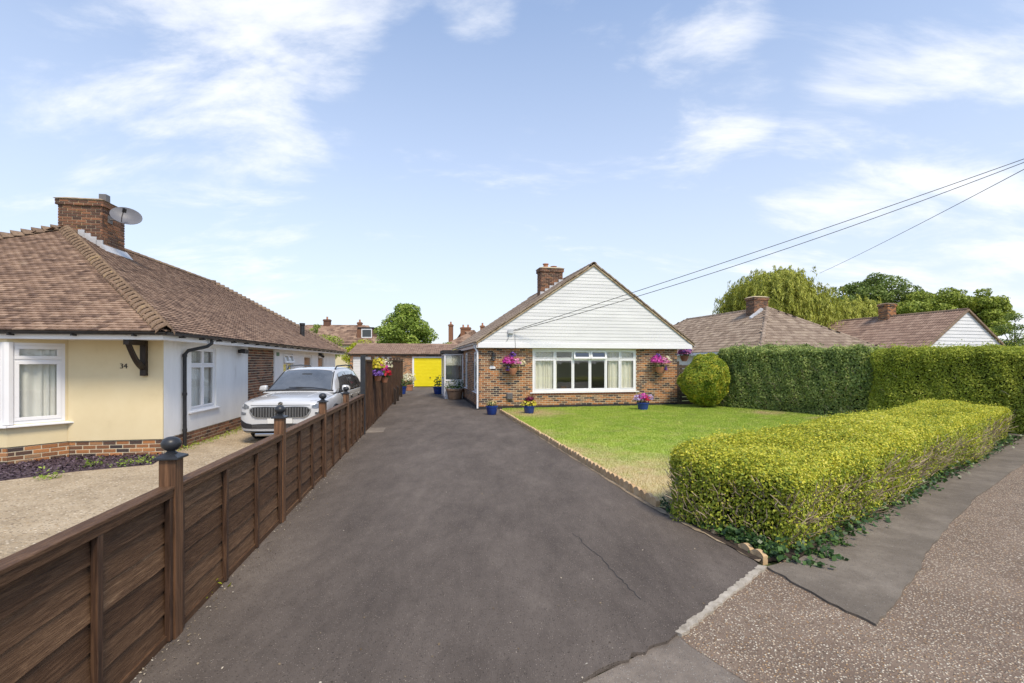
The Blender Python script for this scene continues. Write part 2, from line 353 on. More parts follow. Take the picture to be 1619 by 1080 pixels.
m_old = pm('weathered_timber', [(0,(.035,.026,.02)),(.5,(.09,.065,.048)),(1,(.17,.13,.10))], scale=3, detail=7, rough=.85, bump=.4, bscale=10, stretch=(1,12,10), jitter=50, rnd=.2)
m_edge = pm('sandstone_edging', [(0,(.36,.23,.12)),(.5,(.52,.36,.20)),(1,(.60,.45,.28))], scale=14, rough=.95, bump=.6, bscale=70, rnd=.3, jitter=20)
m_conc = pm('pale_concrete', [(0,(.30,.26,.21)),(.5,(.44,.40,.34)),(1,(.58,.54,.48))], scale=9, rough=.95, bump=.7, bscale=50)
m_strip = pm('worn_concrete', [(0,(.16,.135,.105)),(.4,(.34,.30,.245)),(1,(.54,.49,.42))], scale=9, detail=12, rough=.95, bump=.9, bscale=60, nrough=.75)
m_haunch = pm('sandy_mortar', [(0,(.14,.105,.07)),(.5,(.28,.215,.145)),(1,(.42,.34,.24))], scale=7, detail=9, rough=.95, bump=.7, bscale=50, nrough=.7)
# plants
def leafmat(name, stops, scale=.8, rnd=.6, rough=.5, trans=.22): return pm(name, stops, scale=scale, detail=3, rough=rough, rnd=rnd, trans=trans, spec=.3, world_co=True)
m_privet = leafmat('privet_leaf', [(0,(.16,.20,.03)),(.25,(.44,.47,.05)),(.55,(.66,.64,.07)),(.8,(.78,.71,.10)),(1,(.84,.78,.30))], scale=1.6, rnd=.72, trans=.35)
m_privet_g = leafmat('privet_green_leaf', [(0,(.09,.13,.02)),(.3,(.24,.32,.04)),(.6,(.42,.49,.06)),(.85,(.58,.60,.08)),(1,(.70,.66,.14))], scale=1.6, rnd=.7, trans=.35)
m_hedge = leafmat('hedge_leaf', [(0,(.07,.105,.04)),(.3,(.20,.28,.085)),(.55,(.36,.45,.13)),(.78,(.52,.58,.19)),(.92,(.64,.62,.26)),(1,(.56,.34,.22))], scale=2.2, trans=.35)
m_conifer = leafmat('conifer_leaf', [(0,(.12,.16,.03)),(.4,(.33,.40,.055)),(.75,(.52,.56,.08)),(1,(.66,.63,.14))], scale=2.0, trans=.4)
m_gold = leafmat('golden_leaf', [(0,(.08,.13,.02)),(.3,(.20,.30,.035)),(.6,(.42,.46,.05)),(.85,(.68,.58,.07)),(1,(.78,.64,.14))], scale=3.0, rnd=.42, trans=.35)
m_ivy = leafmat('ivy_leaf', [(0,(.018,.042,.016)),(.5,(.045,.095,.03)),(.8,(.10,.18,.045)),(1,(.34,.44,.07))], scale=2.0, rough=.35)
m_willow = leafmat('willow_leaf', [(0,(.17,.19,.03)),(.5,(.38,.41,.06)),(1,(.58,.57,.12))], scale=.5)
m_oak = leafmat('dark_tree_leaf', [(0,(.07,.105,.025)),(.5,(.17,.235,.05)),(1,(.30,.37,.085))], scale=.35)
m_ash = leafmat('light_tree_leaf', [(0,(.13,.17,.03)),(.5,(.30,.37,.055)),(1,(.48,.52,.10))], scale=.35)
m_maple = leafmat('garden_tree_leaf', [(0,(.09,.14,.025)),(.5,(.24,.34,.05)),(1,(.45,.52,.10))], scale=.5)
m_lime = leafmat('lime_leaf', [(0,(.16,.22,.012)),(.5,(.38,.42,.02)),(1,(.58,.55,.04))], scale=1)
m_potleaf = leafmat('pot_plant_leaf', [(0,(.02,.05,.012)),(.5,(.06,.12,.025)),(1,(.14,.22,.05))], scale=5)
m_bark = pm('bark', [(0,(.03,.022,.016)),(1,(.11,.085,.065))], scale=6, rough=.95, bump=.8, stretch=(3,3,.7))
m_twig = pm('pale_twig', [(0,(.20,.145,.095)),(1,(.52,.42,.31))], scale=5, rough=.9, rnd=.5, world_co=True)
m_core = pm('hedge_inner_shade', [(0,(.008,.010,.005)),(1,(.025,.026,.012))], scale=8, rough=1)  # near-black: shade deep inside the foliage is put into this colour
def flower(name, a, b): return leafmat(name, [(0,a),(1,b)], rnd=.9, trans=.25)
f_mag = flower('magenta_petal', (.50,.02,.28), (.72,.12,.50)); f_pink = flower('pink_petal', (.62,.12,.32), (.80,.42,.62)); f_pur = flower('purple_petal', (.10,.03,.28), (.26,.14,.50))
f_yel = flower('yellow_petal', (.62,.50,.03), (.80,.72,.10)); f_cream = flower('cream_petal', (.72,.68,.40), (.82,.80,.66)); f_red = flower('red_petal', (.55,.012,.03), (.70,.05,.09))
f_dark = flower('maroon_petal', (.08,.004,.03), (.20,.012,.07)); f_lil = flower('lilac_petal', (.45,.30,.62), (.70,.55,.78))
# grounds
m_ground = pm('rough_grass_ground', [(0,(.045,.06,.018)),(1,(.09,.11,.035))], scale=.6, rough=1, world_co=True)
def speckle(m, scale, lo, hi, colors, amount, bump=.5, world=True):
    """stones set in a matrix: voronoi cells, a random share of them coloured"""
    t, N, L = nodes_of(m); b = N['Principled BSDF']; g = N.new('ShaderNodeNewGeometry')
    v = N.new('ShaderNodeTexVoronoi'); v.inputs['Scale'].default_value = scale; L.new(g.outputs['Position'], v.inputs['Vector'])
    sp = N.new('ShaderNodeSeparateColor'); L.new(v.outputs['Color'], sp.inputs[0])
    cr = N.new('ShaderNodeValToRGB'); e = cr.color_ramp.elements; e[0].position = 0; e[0].color = (*colors[0], 1); e[1].position = 1; e[1].color = (*colors[-1], 1)
    for i, c in enumerate(colors[1:-1]): k = e.new((i+1)/(len(colors)-1)); k.color = (*c, 1)
    L.new(sp.outputs[1], cr.inputs[0])
    edge = N.new('ShaderNodeMapRange'); L.new(v.outputs['Distance'], edge.inputs[0]); edge.inputs[1].default_value = hi; edge.inputs[2].default_value = lo
    sel = N.new('ShaderNodeMath'); sel.operation = 'LESS_THAN'; L.new(sp.outputs[0], sel.inputs[0]); sel.inputs[1].default_value = amount
    ml = N.new('ShaderNodeMath'); ml.operation = 'MULTIPLY'; L.new(edge.outputs[0], ml.inputs[0]); L.new(sel.outputs[0], ml.inputs[1]); ml.use_clamp = True
    mixn = N.new('ShaderNodeMixRGB'); L.new(ml.outputs[0], mixn.inputs[0]); src = N[m['cr']].outputs[0]; L.new(src, mixn.inputs[1]); L.new(cr.outputs[0], mixn.inputs[2])
    L.new(mixn.outputs[0], b.inputs['Base Color'])
    bp = N.new('ShaderNodeBump'); bp.inputs['Strength'].default_value = bump; bp.inputs['Distance'].default_value = .006; L.new(ml.outputs[0], bp.inputs['Height'])
    if b.inputs['Normal'].links: L.new(b.inputs['Normal'].links[0].from_socket, bp.inputs['Normal'])
    L.new(bp.outputs[0], b.inputs['Normal']); return m
m_drive = pm('driveway_tarmac', [(0,(.054,.043,.037)),(.35,(.094,.076,.064)),(.6,(.126,.103,.087)),(1,(.20,.168,.14))], scale=.8, detail=14, nrough=.80, rough=.88, bump=.8, bscale=190, world_co=True, stretch=(1.3,.5,1))
speckle(m_drive, 85, .15, .40, [(.02,.016,.014),(.15,.118,.097),(.34,.28,.235),(.03,.024,.02),(.44,.37,.31)], .5, bump=.8)
m_path = pm('path_tarmac', [(0,(.09,.074,.058)),(.5,(.17,.142,.113)),(1,(.28,.24,.195))], scale=1.1, detail=14, nrough=.78, rough=.9, bump=.8, bscale=170, world_co=True)
speckle(m_path, 80, .15, .42, [(.05,.045,.04),(.14,.125,.11),(.26,.23,.2),(.09,.08,.07),(.36,.33,.29)], .45)
m_patch = pm('old_tarmac', [(0,(.10,.082,.068)),(.5,(.19,.158,.13)),(1,(.32,.27,.22))], scale=1.6, detail=14, nrough=.78, rough=.92, bump=.8, bscale=150, world_co=True)
speckle(m_patch, 85, .15, .42, [(.07,.06,.06),(.30,.28,.25),(.16,.15,.14),(.42,.39,.35)], .5)
m_agg = pm('pebble_concrete', [(0,(.115,.08,.057)),(.5,(.18,.13,.095)),(1,(.26,.195,.145))], scale=1.4, detail=14, nrough=.75, rough=.8, bump=.4, bscale=120, world_co=True)
speckle(m_agg, 68, .30, .5, [(.19,.125,.08),(.66,.56,.43),(.46,.28,.13),(.10,.07,.05),(.82,.74,.60),(.27,.19,.13),(.62,.52,.40),(.12,.085,.065)], .92, bump=1)
m_gravel = pm('beige_gravel', [(0,(.22,.165,.105)),(.5,(.40,.315,.21)),(1,(.58,.48,.34))], scale=1.3, detail=14, nrough=.8, rough=.92, bump=.8, bscale=90, world_co=True)
speckle(m_gravel, 30, .3, .5, [(.14,.09,.055),(.58,.46,.31),(.34,.23,.12),(.72,.61,.46),(.20,.15,.10),(.50,.40,.27)], .9, bump=1)
m_slate = pm('purple_slate', [(0,(.03,.02,.028)),(.5,(.085,.055,.075)),(1,(.17,.125,.155))], scale=20, rough=.6, rnd=.85)
def grassmat(name, blade):
    m = pm(name, [(0,(.22,.33,.04)),(.5,(.33,.43,.06)),(1,(.48,.52,.12))], scale=1.1, detail=9, nrough=.7, rough=.7, rnd=.35 if blade else 0, trans=.25 if blade else 0, world_co=True, stretch=(1,1,0))
    t, N, L = nodes_of(m); b = N['Principled BSDF']; g = N.new('ShaderNodeNewGeometry'); fac = None
    for (x, y, r, amt) in ((1.75,6.9,2.9,1.0), (2.9,6.4,2.2,1.0), (.6,16.3,1.7,.9), (1.0,9.2,1.5,.7), (.5,11.5,1.0,.5), (4.6,7.4,1.2,.6), (8.8,16.4,1.0,.8), (9.8,14.6,.9,.8)):   # parched patches
        vm = N.new('ShaderNodeVectorMath'); vm.operation = 'DISTANCE'; L.new(g.outputs['Position'], vm.inputs[0]); vm.inputs[1].default_value = (x, y, 0)
        r_ = N.new('ShaderNodeMapRange'); L.new(vm.outputs['Value'], r_.inputs[0]); r_.inputs[1].default_value = r; r_.inputs[2].default_value = r*.25; r_.inputs[3].default_value = 0; r_.inputs[4].default_value = amt
        if fac is None: fac = r_.outputs[0]
        else:
            mm = N.new('ShaderNodeMath'); mm.operation = 'MAXIMUM'; L.new(fac, mm.inputs[0]); L.new(r_.outputs[0], mm.inputs[1]); fac = mm.outputs[0]
    nn = N.new('ShaderNodeTexNoise'); nn.inputs['Scale'].default_value = 2.6; nn.inputs['Detail'].default_value = 6; L.new(g.outputs['Position'], nn.inputs['Vector'])
    ad = N.new('ShaderNodeMath'); ad.operation = 'MULTIPLY_ADD'; L.new(nn.outputs['Fac'], ad.inputs[0]); ad.inputs[1].default_value = 1.5; ad.inputs[2].default_value = -.75
    s = N.new('ShaderNodeMath'); s.operation = 'ADD'; s.use_clamp = True; L.new(fac, s.inputs[0]); L.new(ad.outputs[0], s.inputs[1])
    s2 = N.new('ShaderNodeMath'); s2.operation = 'MULTIPLY'; L.new(s.outputs[0], s2.inputs[0]); s2.inputs[1].default_value = .9
    mixn = N.new('ShaderNodeMixRGB'); L.new(s2.outputs[0], mixn.inputs[0]); src = N[m['cr']].outputs[0]; L.new(src, mixn.inputs[1]); mixn.inputs[2].default_value = (.56,.44,.25,1)
    for lk in list(src.links):
        if lk.to_node != mixn: L.new(mixn.outputs[0], lk.to_socket)
    return m
m_lawn = grassmat('lawn_turf', False); m_blade = grassmat('grass_blade', True)

# ------------------------------------------------------------------ ground sheets
def sheet(name, pts, z, mat, thick=0, parent=None):
    mb = MB(); p = [(q[0], q[1], z) for q in pts]
    a = sum(p[i][0]*p[(i+1) % len(p)][1]-p[(i+1) % len(p)][0]*p[i][1] for i in range(len(p)))
    if a < 0: p = p[::-1]
    if thick: mb.prism([(x, y, z-thick) for x, y, z in p], (0, 0, thick))
    else: mb.poly(p)
    return prop(mb.build(name, mat, parent), kind='structure')
def rough_line(p, q, n, amp):
    p, q = Vector(p[:2]), Vector(q[:2]); d = (q-p); nrm = Vector((-d.y, d.x)).normalized(); out = []
    for i in range(n+1): out.append(p+d*(i/n)+nrm*(random.uniform(-amp, amp) if 0 < i < n else 0))
    return out
g = MB(); g.poly([(-900,-600,-.03),(900,-600,-.03),(900,1800,-.03),(-900,1800,-.03)]); prop(g.build('ground', m_ground), kind='structure')
FA = Vector((-2.265, 3.27)); FD = Vector((-.1667, .986)).normalized()          # foot of the boundary fence and its direction
def fpt(t, off=0.0): p = FA+FD*t; return Vector((p.x+FD.y*off, p.y-FD.x*off, 0))
fence_n = fpt(-4.5); fence_f = fpt(31.0)
edge_a = gp(791.3, 652.5); edge_b = gp(1040.5, 804.2); corner = gp(1207, 900)
strip_b = gp(1072, 1003); crack_c = gp(922, 1078); crack_d = Vector((-1.75, 1.35, 0))
HR = Frame(-1.243, 17.76, 12.0)                                                # the white-gabled bungalow
def hr(x, y): return HR.m @ Vector((x, y, 0))
drive_pts = [fpt(-4.5,-.06), fence_f] + [hr(3.0, 15.5), hr(0.02, 15.5), hr(.02, .0), hr(.9,-.02), hr(.95,-.6)] + [edge_a+Vector((.02,0,0)), edge_b+Vector((.02,0,0))] \
    + rough_line(edge_b, gp(1192,888), 4, .01)[1:] + rough_line(corner, strip_b, 14, .02) + rough_line(strip_b, crack_c, 12, .025)[1:] + rough_line(crack_c, crack_d, 14, .03)[1:]
sheet('driveway', drive_pts, .012, m_drive, thick=.03)
sheet('gravel_drive', [fpt(-6), fpt(31), (-12, 34), (-30, 34), (-30, -3)], .004, m_gravel)
agg = [gp(1190,905), strip_b, gp(1091,1020), gp(1184,1080), (1.6,.6), (1.9,-4), (30,-4), (40,30), (13.5,13.6), gp(1600,690), gp(1230,890)]
sheet('pebble_pavement', agg, -.004, m_agg)
sheet('old_tarmac_apron', [strip_b]+rough_line(strip_b, gp(1184,1080), 10, .02)+[(1.62,.6),(1.9,-4),(-3,-4),(-2.2,1.0),crack_d,crack_c], -.006, m_patch)
pe = [gp(1212,898), gp(1300,948), gp(1385,990), gp(1412,960), gp(1445,915), gp(1470,870), gp(1500,830), gp(1545,785), gp(1619,733), gp(1690,705), (16,14.5), (12.6,12.0), (6.6,7.4), (2.6,4.3)]
pe2 = []
for i in range(len(pe)-1): pe2 += [Vector(p) for p in rough_line(pe[i], pe[i+1], 6 if i < 9 else 1, .016 if i < 9 else 0)][:-1]
sheet('footpath', pe2+[pe[-1]], .014, m_path, thick=.03)
st = rough_line(gp(1213,898), gp(1078,1007), 70, .010); st2 = rough_line(gp(1067,1002), gp(1200,896), 70, .010)
sheet('concrete_strip', st+st2, .017, m_strip, thick=.04)
def crack(pts, w):
    a = []; b = []
    for i in range(len(pts)-1):
        for p in rough_line(gp(*pts[i]), gp(*pts[i+1]), 9, .02)[:-1]: ww = w*random.uniform(.4,1.3); a.append(p+Vector((ww,ww*.3))); b.append(p-Vector((ww,ww*.3)))
    mb = MB(); V = [(p.x,p.y,.0150) for p in a]+[(p.x,p.y,.0150) for p in b]; n = len(a); mb._add(V, [(i,i+1,n+i+1,n+i) for i in range(n-1)]); prop(mb.build('tarmac_crack', m_tar), kind='structure')
crack([(905,845),(945,880),(985,920),(1015,955)], .003); 
lawn_pts = [edge_a, edge_b, edge_b+Vector((.35,-.25,0)), (3.1,5.4), (12.2,12.0), (8.6,18.6), hr(8.6,.6), hr(8.2,-.02), hr(.9,-.02)]
sheet('lawn', lawn_pts, .03, m_lawn, thick=.04)
sheet('soil_bed', [edge_b+Vector((.0,.05,0)), gp(1192,888), (2.62,4.33), (12.2,11.3), (12.0,12.2), (3.0,5.6)], .024, m_soil, thick=.03)
sheet('mortar_haunch', [Vector(p) for p in rough_line(edge_b+Vector((-.085,0,0)), edge_a+Vector((-.045,0,0)), 60, .012)]+[edge_a+Vector((.05,0,0)), edge_b+Vector((.05,.1,0))], .018, m_haunch)
sheet('mortar_haunch', [Vector(p) for p in rough_line(gp(1200,892), edge_b+Vector((-.085,0,0)), 16, .02)]+[edge_b+Vector((.1,0,0)), gp(1210,880)], .020, m_haunch)
slab = sheet('paving_slab', [gp(576,686), gp(606,684), gp(610,677), gp(584,678)], .02, m_patch, thick=.02)

# ------------------------------------------------------------------ leaves
def vnoise(p, f, seed=0):
    r = np.random.default_rng(seed); out = 0
    for i in range(4):
        k = r.normal(size=3); k /= np.linalg.norm(k); out = out+np.sin(p@k*f*(1+.6*i)+r.uniform(0, 6.28))/(1+.5*i)
    return out/2.2
def leafmesh(name, P, Nrm, size, mat, parent, spread=.7, aspect=.55, droop=0, kind=None, szvar=.35):
    n = len(P); Nn = Nrm+rng.normal(size=(n,3))*spread; Nn /= np.linalg.norm(Nn, axis=1)[:,None]+1e-9
    t = rng.normal(size=(n,3)); t[:,2] -= droop; t -= Nn*(t*Nn).sum(1)[:,None]; t /= np.linalg.norm(t, axis=1)[:,None]+1e-9
    b = np.cross(Nn, t); L = size*(1+rng.uniform(-szvar, szvar, n))[:,None]; Wd = L*aspect
    V = np.empty((n,4,3)); V[:,0] = P-t*L*.5; V[:,1] = P+b*Wd*.5+Nn*L*.10-t*L*.05; V[:,2] = P+t*L*.5; V[:,3] = P-b*Wd*.5+Nn*L*.10-t*L*.05
    F = np.arange(n*4).reshape(n,4)
    o = npmesh(name, V.reshape(-1,3), F, mat, parent)
    if kind: o['kind'] = kind
    return o
def rbox(n, h, r, faces=('x-','x+','y-','y+','z+')):
    hx, hy, hz = h; area = {'x-':hy*hz,'x+':hy*hz,'y-':hx*hz,'y+':hx*hz,'z+':hx*hy}; w = np.array([area[f] for f in faces]); cnt = rng.multinomial(n, w/w.sum()); out = []
    for f, c in zip(faces, cnt):
        p = rng.uniform(-1, 1, (c,3))*np.array(h); ax = 'xyz'.index(f[0]); p[:,ax] = h[ax]*(1 if f[1] == '+' else -1); out.append(p)
    p = np.concatenate(out); inn = np.clip(p, -(np.array(h)-r), np.array(h)-r); inn[:,2] = np.clip(p[:,2], -hz, hz-r)
    d = p-inn; d /= np.linalg.norm(d, axis=1)[:,None]+1e-9; return inn+d*r, d
def hedge(name, label, cat, x0, y0, ang, L, W, H, r, nleaf, size, mat, bulge=.06, taper=0.0, twigs=0, twigmat=None, deep=.05, faces=('x-','x+','y-','y+','z+'), aspect=.55, bare=0.0, zbase=0.0, side_mat=None):
    """local x along its length, y across; origin at the near front corner of its base"""
    e = empty(name, (x0, y0, zbase), ang, label, cat); h = np.array([L/2, W/2, H/2])
    P, Nn = rbox(nleaf, h, r, faces); P = P+h
    def shape(P, Nn):
        tz = np.clip(P[:,2]/H, 0, 1); c = np.array([L/2, W/2])
        P[:,1] = W/2+(P[:,1]-W/2)*(1-taper*(1-tz)); P[:,0] = L/2+(P[:,0]-L/2)*(1-taper*(1-tz)*W/L)
        P += Nn*(vnoise(P, 2.2, 3)*bulge+vnoise(P, 7, 5)*bulge*.5)[:,None]; return P
    P = shape(P, Nn); P -= Nn*(np.abs(rng.normal(size=len(P)))*deep)[:,None]; shoot = rng.uniform(size=len(P)) < .05; P += (shoot*rng.uniform(0,1,len(P))**1.6*size*2.6)[:,None]*(Nn*.7+np.array([0,0,.5])); P += rng.normal(size=P.shape)*size*.25; P[:,2] = np.maximum(P[:,2], .015)
    if bare:   # thin low down, where the old wood shows
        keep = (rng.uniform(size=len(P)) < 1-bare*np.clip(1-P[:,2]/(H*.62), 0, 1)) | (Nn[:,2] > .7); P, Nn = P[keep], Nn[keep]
    if side_mat:
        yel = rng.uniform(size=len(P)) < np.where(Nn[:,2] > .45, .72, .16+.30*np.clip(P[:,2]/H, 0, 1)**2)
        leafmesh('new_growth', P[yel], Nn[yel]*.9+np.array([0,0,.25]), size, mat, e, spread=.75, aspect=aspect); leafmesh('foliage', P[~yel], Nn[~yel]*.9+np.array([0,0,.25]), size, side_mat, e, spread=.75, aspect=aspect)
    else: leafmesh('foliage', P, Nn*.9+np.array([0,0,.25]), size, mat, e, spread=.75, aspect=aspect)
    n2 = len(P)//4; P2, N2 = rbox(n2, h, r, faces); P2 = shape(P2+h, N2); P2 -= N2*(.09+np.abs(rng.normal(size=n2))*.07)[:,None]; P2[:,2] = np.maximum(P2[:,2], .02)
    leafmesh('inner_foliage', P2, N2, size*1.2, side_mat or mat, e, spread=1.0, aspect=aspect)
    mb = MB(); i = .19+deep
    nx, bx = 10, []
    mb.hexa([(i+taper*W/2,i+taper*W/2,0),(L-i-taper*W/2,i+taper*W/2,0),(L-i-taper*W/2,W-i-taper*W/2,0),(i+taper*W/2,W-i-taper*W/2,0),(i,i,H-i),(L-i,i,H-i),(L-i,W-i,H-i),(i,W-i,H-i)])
    mb.build('inner_shade_core', m_core, e)  # solid filler that blocks see-through; its dark colour paints the hedge's inner shade
    if twigs:
        T = MB()
        Pt, Nt = rbox(twigs, h*np.array([1,1,.9]), r, tuple(f for f in faces if f != 'z+')); Pt = Pt+h*np.array([1,1,.9]); Pt = shape(Pt, Nt)
        for p, nn in zip(Pt, Nt):
            a = Vector(p)-Vector(nn)*random.uniform(.0, .08); a.z = max(.03, a.z*.8); d = Vector((random.gauss(0,.45), random.gauss(0,.45), random.uniform(.5,1.2)))+Vector(nn)*.3; d.normalize()
            l = random.uniform(.07,.22); k = a+d*l*.5+Vector((random.gauss(0,.02),random.gauss(0,.02),0)); b_ = a+d*l+Vector(nn)*.02
            T.tube([a,k,b_], [.0055,.0045,.003], 3, cap=False)
        T.build('twigs', twigmat or m_twig, e)['kind'] = 'stuff'
    return e
def inside(P, poly):
    x, y = P[:,0], P[:,1]; c = np.zeros(len(P), bool); n = len(poly)
    for i in range(n):
        x1, y1 = poly[i][0], poly[i][1]; x2, y2 = poly[(i+1) % n][0], poly[(i+1) % n][1]
        c ^= ((y1 > y) != (y2 > y)) & (x < (x2-x1)*(y-y1)/((y2-y1) or 1e-9)+x1)
    return c
def grass(name, poly, n, h, w, mat, z, near=True):
    poly = [Vector(p) for p in poly]; xs = [p.x for p in poly]; ys = [p.y for p in poly]
    P = np.stack([rng.uniform(min(xs), max(xs), n*2), rng.uniform(min(ys), max(ys), n*2)], 1); P = P[inside(P, poly)][:n]; n = len(P)
    a = rng.uniform(0, 6.28, n); hh = h*rng.uniform(.5, 1.3, n); sc_ = np.clip(P[:,1]/9, .7, 1.8); ww = w*sc_; V = np.empty((n,3,3)); d = np.stack([np.cos(a), np.sin(a)], 1)
    V[:,0,:2] = P-d*ww[:,None]/2; V[:,1,:2] = P+d*ww[:,None]/2; V[:,:2,2] = z-.004; V[:,2,:2] = P+rng.normal(size=(n,2))*h*.55; V[:,2,2] = z+hh
    return prop(npmesh(name, V.reshape(-1,3), np.arange(n*3).reshape(n,3), mat), kind='stuff')

# ------------------------------------------------------------------ shared building pieces
def window(parent, name, x0, x1, z0, z1, mull, transom, M, jamb=.06, depth=.07, curtain=None, sill=True, open_top=(), leads=(), label=None, door=False, curt_spans=None, sash=.035):
    """upvc window in the local plane given by M (x along the wall, y inward, z up). Frame mesh is the part; panes, sashes, sill, curtain are its children"""
    fr = MB(); xs = [x0]+list(mull)+[x1]; mw = jamb*.55
    fr.box(x0, x0+jamb, 0, depth, z0, z1); fr.box(x1-jamb, x1, 0, depth, z0, z1); fr.box(x0+jamb, x1-jamb, 0, depth, z0, z0+jamb); fr.box(x0+jamb, x1-jamb, 0, depth, z1-jamb, z1)
    for m in mull: fr.box(m-mw/2, m+mw/2, .004, depth-.004, z0+jamb, z1-jamb)
    cells = []
    for i in range(len(xs)-1):
        a = xs[i]+(jamb if i == 0 else mw/2); b = xs[i+1]-(jamb if i == len(xs)-2 else mw/2)
        if transom:
            fr.box(a, b, .006, depth-.006, transom-mw/2, transom+mw/2); cells += [(a,b,z0+jamb,transom-mw/2,i,0), (a,b,transom+mw/2,z1-jamb,i,1)]
        else: cells.append((a,b,z0+jamb,z1-jamb,i,0))
    w = fr.build(name, m_upvc, parent, mx=M, bevel=.004)
    if label: w['label'] = label
    for (a,b,c,d,i,top) in cells:
        T = M
        if top and i in open_top: T = M @ Matrix.Translation((0,-.01,d)) @ Matrix.Rotation(R(-16),4,'X') @ Matrix.Translation((0,0,-d))
        s = MB(); q = sash; yo = -.012 if (top or i in (0, len(xs)-2)) else .012
        if top and i in open_top: q = .05; s.box(a-.015,b+.015,-.03,.02,c-.02,c+q); s.box(a-.015,b+.015,-.03,.02,d-q,d); s.box(a-.015,a+q,-.03,.02,c+q,d-q); s.box(b-q,b+.015,-.03,.02,c+q,d-q)
        else: s.box(a,b,yo,.03,c,c+q); s.box(a,b,yo,.03,d-q,d); s.box(a,a+q,yo,.03,c+q,d-q); s.box(b-q,b,yo,.03,c+q,d-q)
        s.build('sash', m_upvc, w, mx=T, bevel=.004)
        p = MB(); p.poly([(a+q,.012,c+q),(b-q,.012,c+q),(b-q,.012,d-q),(a+q,.012,d-q)]); p.build('pane', m_glass, w, mx=T)
        if top and i in leads:
            l = MB(); n = 4; wx = (b-a-2*q); hz_ = d-c-2*q
            for k in range(-2, n+1):
                for sg in (1,-1):
                    pts = []
                    for f in (0,1):
                        xx = a+q+wx*(k/n)+f*wx*2/n if sg == 1 else a+q+wx*((k+2)/n)-f*wx*2/n; pts.append((xx, c+q+hz_*f))
                    (xa,za),(xb,zb) = pts; lo, hi = a+q, b-q
                    if max(xa,xb) <= lo or min(xa,xb) >= hi: continue
                    def cl(x): 
                        x_ = min(max(x,lo),hi); return (x_, za+(zb-za)*(x_-xa)/(xb-xa))
                    A, B = cl(xa), cl(xb); l.tube([(A[0],.004,A[1]),(B[0],.004,B[1])], .005, 4)
            if l.v: l.build('leading', m_lead, w, mx=T)
    if sill:
        s = MB(); s.hexa([(x0-.10,-.09,z0-.045),(x1+.10,-.09,z0-.045),(x1+.10,.05,z0-.045),(x0-.10,.05,z0-.045),(x0-.10,-.09,z0-.022),(x1+.10,-.09,z0-.022),(x1+.10,.05,z0-.002),(x0-.10,.05,z0-.002)]); s.build('sill', m_upvc, w, mx=M)
    if curtain:
        for (a, b) in (curt_spans or [(x0+.02, x1-.02)]):
            n = max(8, int((b-a)/.018)); V = []
            for k in range(n+1):
                x = a+(b-a)*k/n; y = .17+.028*math.sin(k*.9+math.sin(k*.23)*2); V += [(x,y-.05,z0+.03),(x,y-.05,z1-.03)]
            me = MB(); me._add(V, [(2*k,2*k+2,2*k+3,2*k+1) for k in range(n)]); me.build('curtain', curtain, w, smooth=True, mx=M)
    return w
def tiles(P0, u, v, L, S, w, gauge, length, th, region, stagger=True, jit=.004):
    """matrices for courses of tiles on a slope: eave start P0, u along the eave, v up the slope"""
    u = Vector(u).normalized(); v = Vector(v).normalized(); n = u.cross(v).normalized(); P0 = Vector(P0); out = []; rows = int(S/gauge)+1
    tilt = math.asin(min(.3, th*.9/gauge)); vt = (v*math.cos(tilt)-n*math.sin(tilt)).normalized(); ntl = u.cross(vt).normalized()
    for r in range(rows):
        b = r*gauge; ln = min(length, S-b+.03)
        if ln < .05: continue
        a = -(w/2 if (stagger and r % 2) else 0)
        while a < L:
            if region(a+w/2, b+gauge*.5):
                j = random.uniform(-jit, jit); out.append(mx(P0+u*(a+j)+v*(b+random.uniform(-jit,jit))+n*(th*.9+random.uniform(0,jit*.8)), u*(w*.975), vt*ln, ntl*th))
            a += w
    return out
def line_tiles(A, B, step, rad, length, up=(0,0,1), lift=0.0, hr_=1.0):
    """matrices for ridge or hip tiles laid from A to B, overlapping upwards"""
    A, B = Vector(A), Vector(B); d = (B-A).normalized(); s = d.cross(Vector(up)).normalized(); n = s.cross(d).normalized(); k = int((B-A).length/step); out = []
    for i in range(k+1):
        y = (d-n*.22).normalized() if lift else d
        out.append(mx(A+d*min(i*step, (B-A).length-length*.8)+n*lift, s*rad, y*length, n*rad*hr_))
    return out

# ------------------------------------------------------------------ left bungalow (number 34)
HL = Frame(-6.74, 9.18, 9.5)
house_l = empty('bungalow', HL.o, HL.a, 'cream and white rendered bungalow numbered 34 under a brown hipped tile roof', 'house')
PZ = .31; EZ = 2.20; FT = 2.36; YB = 16.4; XW = -8.9
def side_y(px): return HL.onx(px, 560)[0]
wA = (side_y(302), side_y(342)); bp = (side_y(392), side_y(434)); wB = (side_y(448), side_y(463.5)); dC = (side_y(481), side_y(493.5)); dD = (side_y(503), side_y(513))
zA0 = HL.onx(302, 650)[1]; zB0 = 1.0
sh = [(wA[0],wA[1],zA0,2.12), (wB[0],wB[1],zB0,2.1), (dC[0],dC[1],.1,2.1), (dD[0],dD[1],.1,2.1), (bp[0],bp[1],PZ-.1,EZ+.1)]
for ya_, yb_ in ((.0, bp[0]), (bp[1], YB)): mb = MB(); wall(mb, 'x', 0, -.22, ya_, yb_, PZ, EZ+.02, [h for h in sh[:4] if ya_ < h[0] < yb_]); mb.build('side_wall', m_white_r, house_l)
mb = MB(); mb.box(-1.6, .0, -.03, -.001, PZ, EZ+.02)
BX, BY = -2.16, -.60                                      # canted bay
def facet(t, off=0): return Vector((-1.6+(BX+1.6)*t, BY*t, 0))
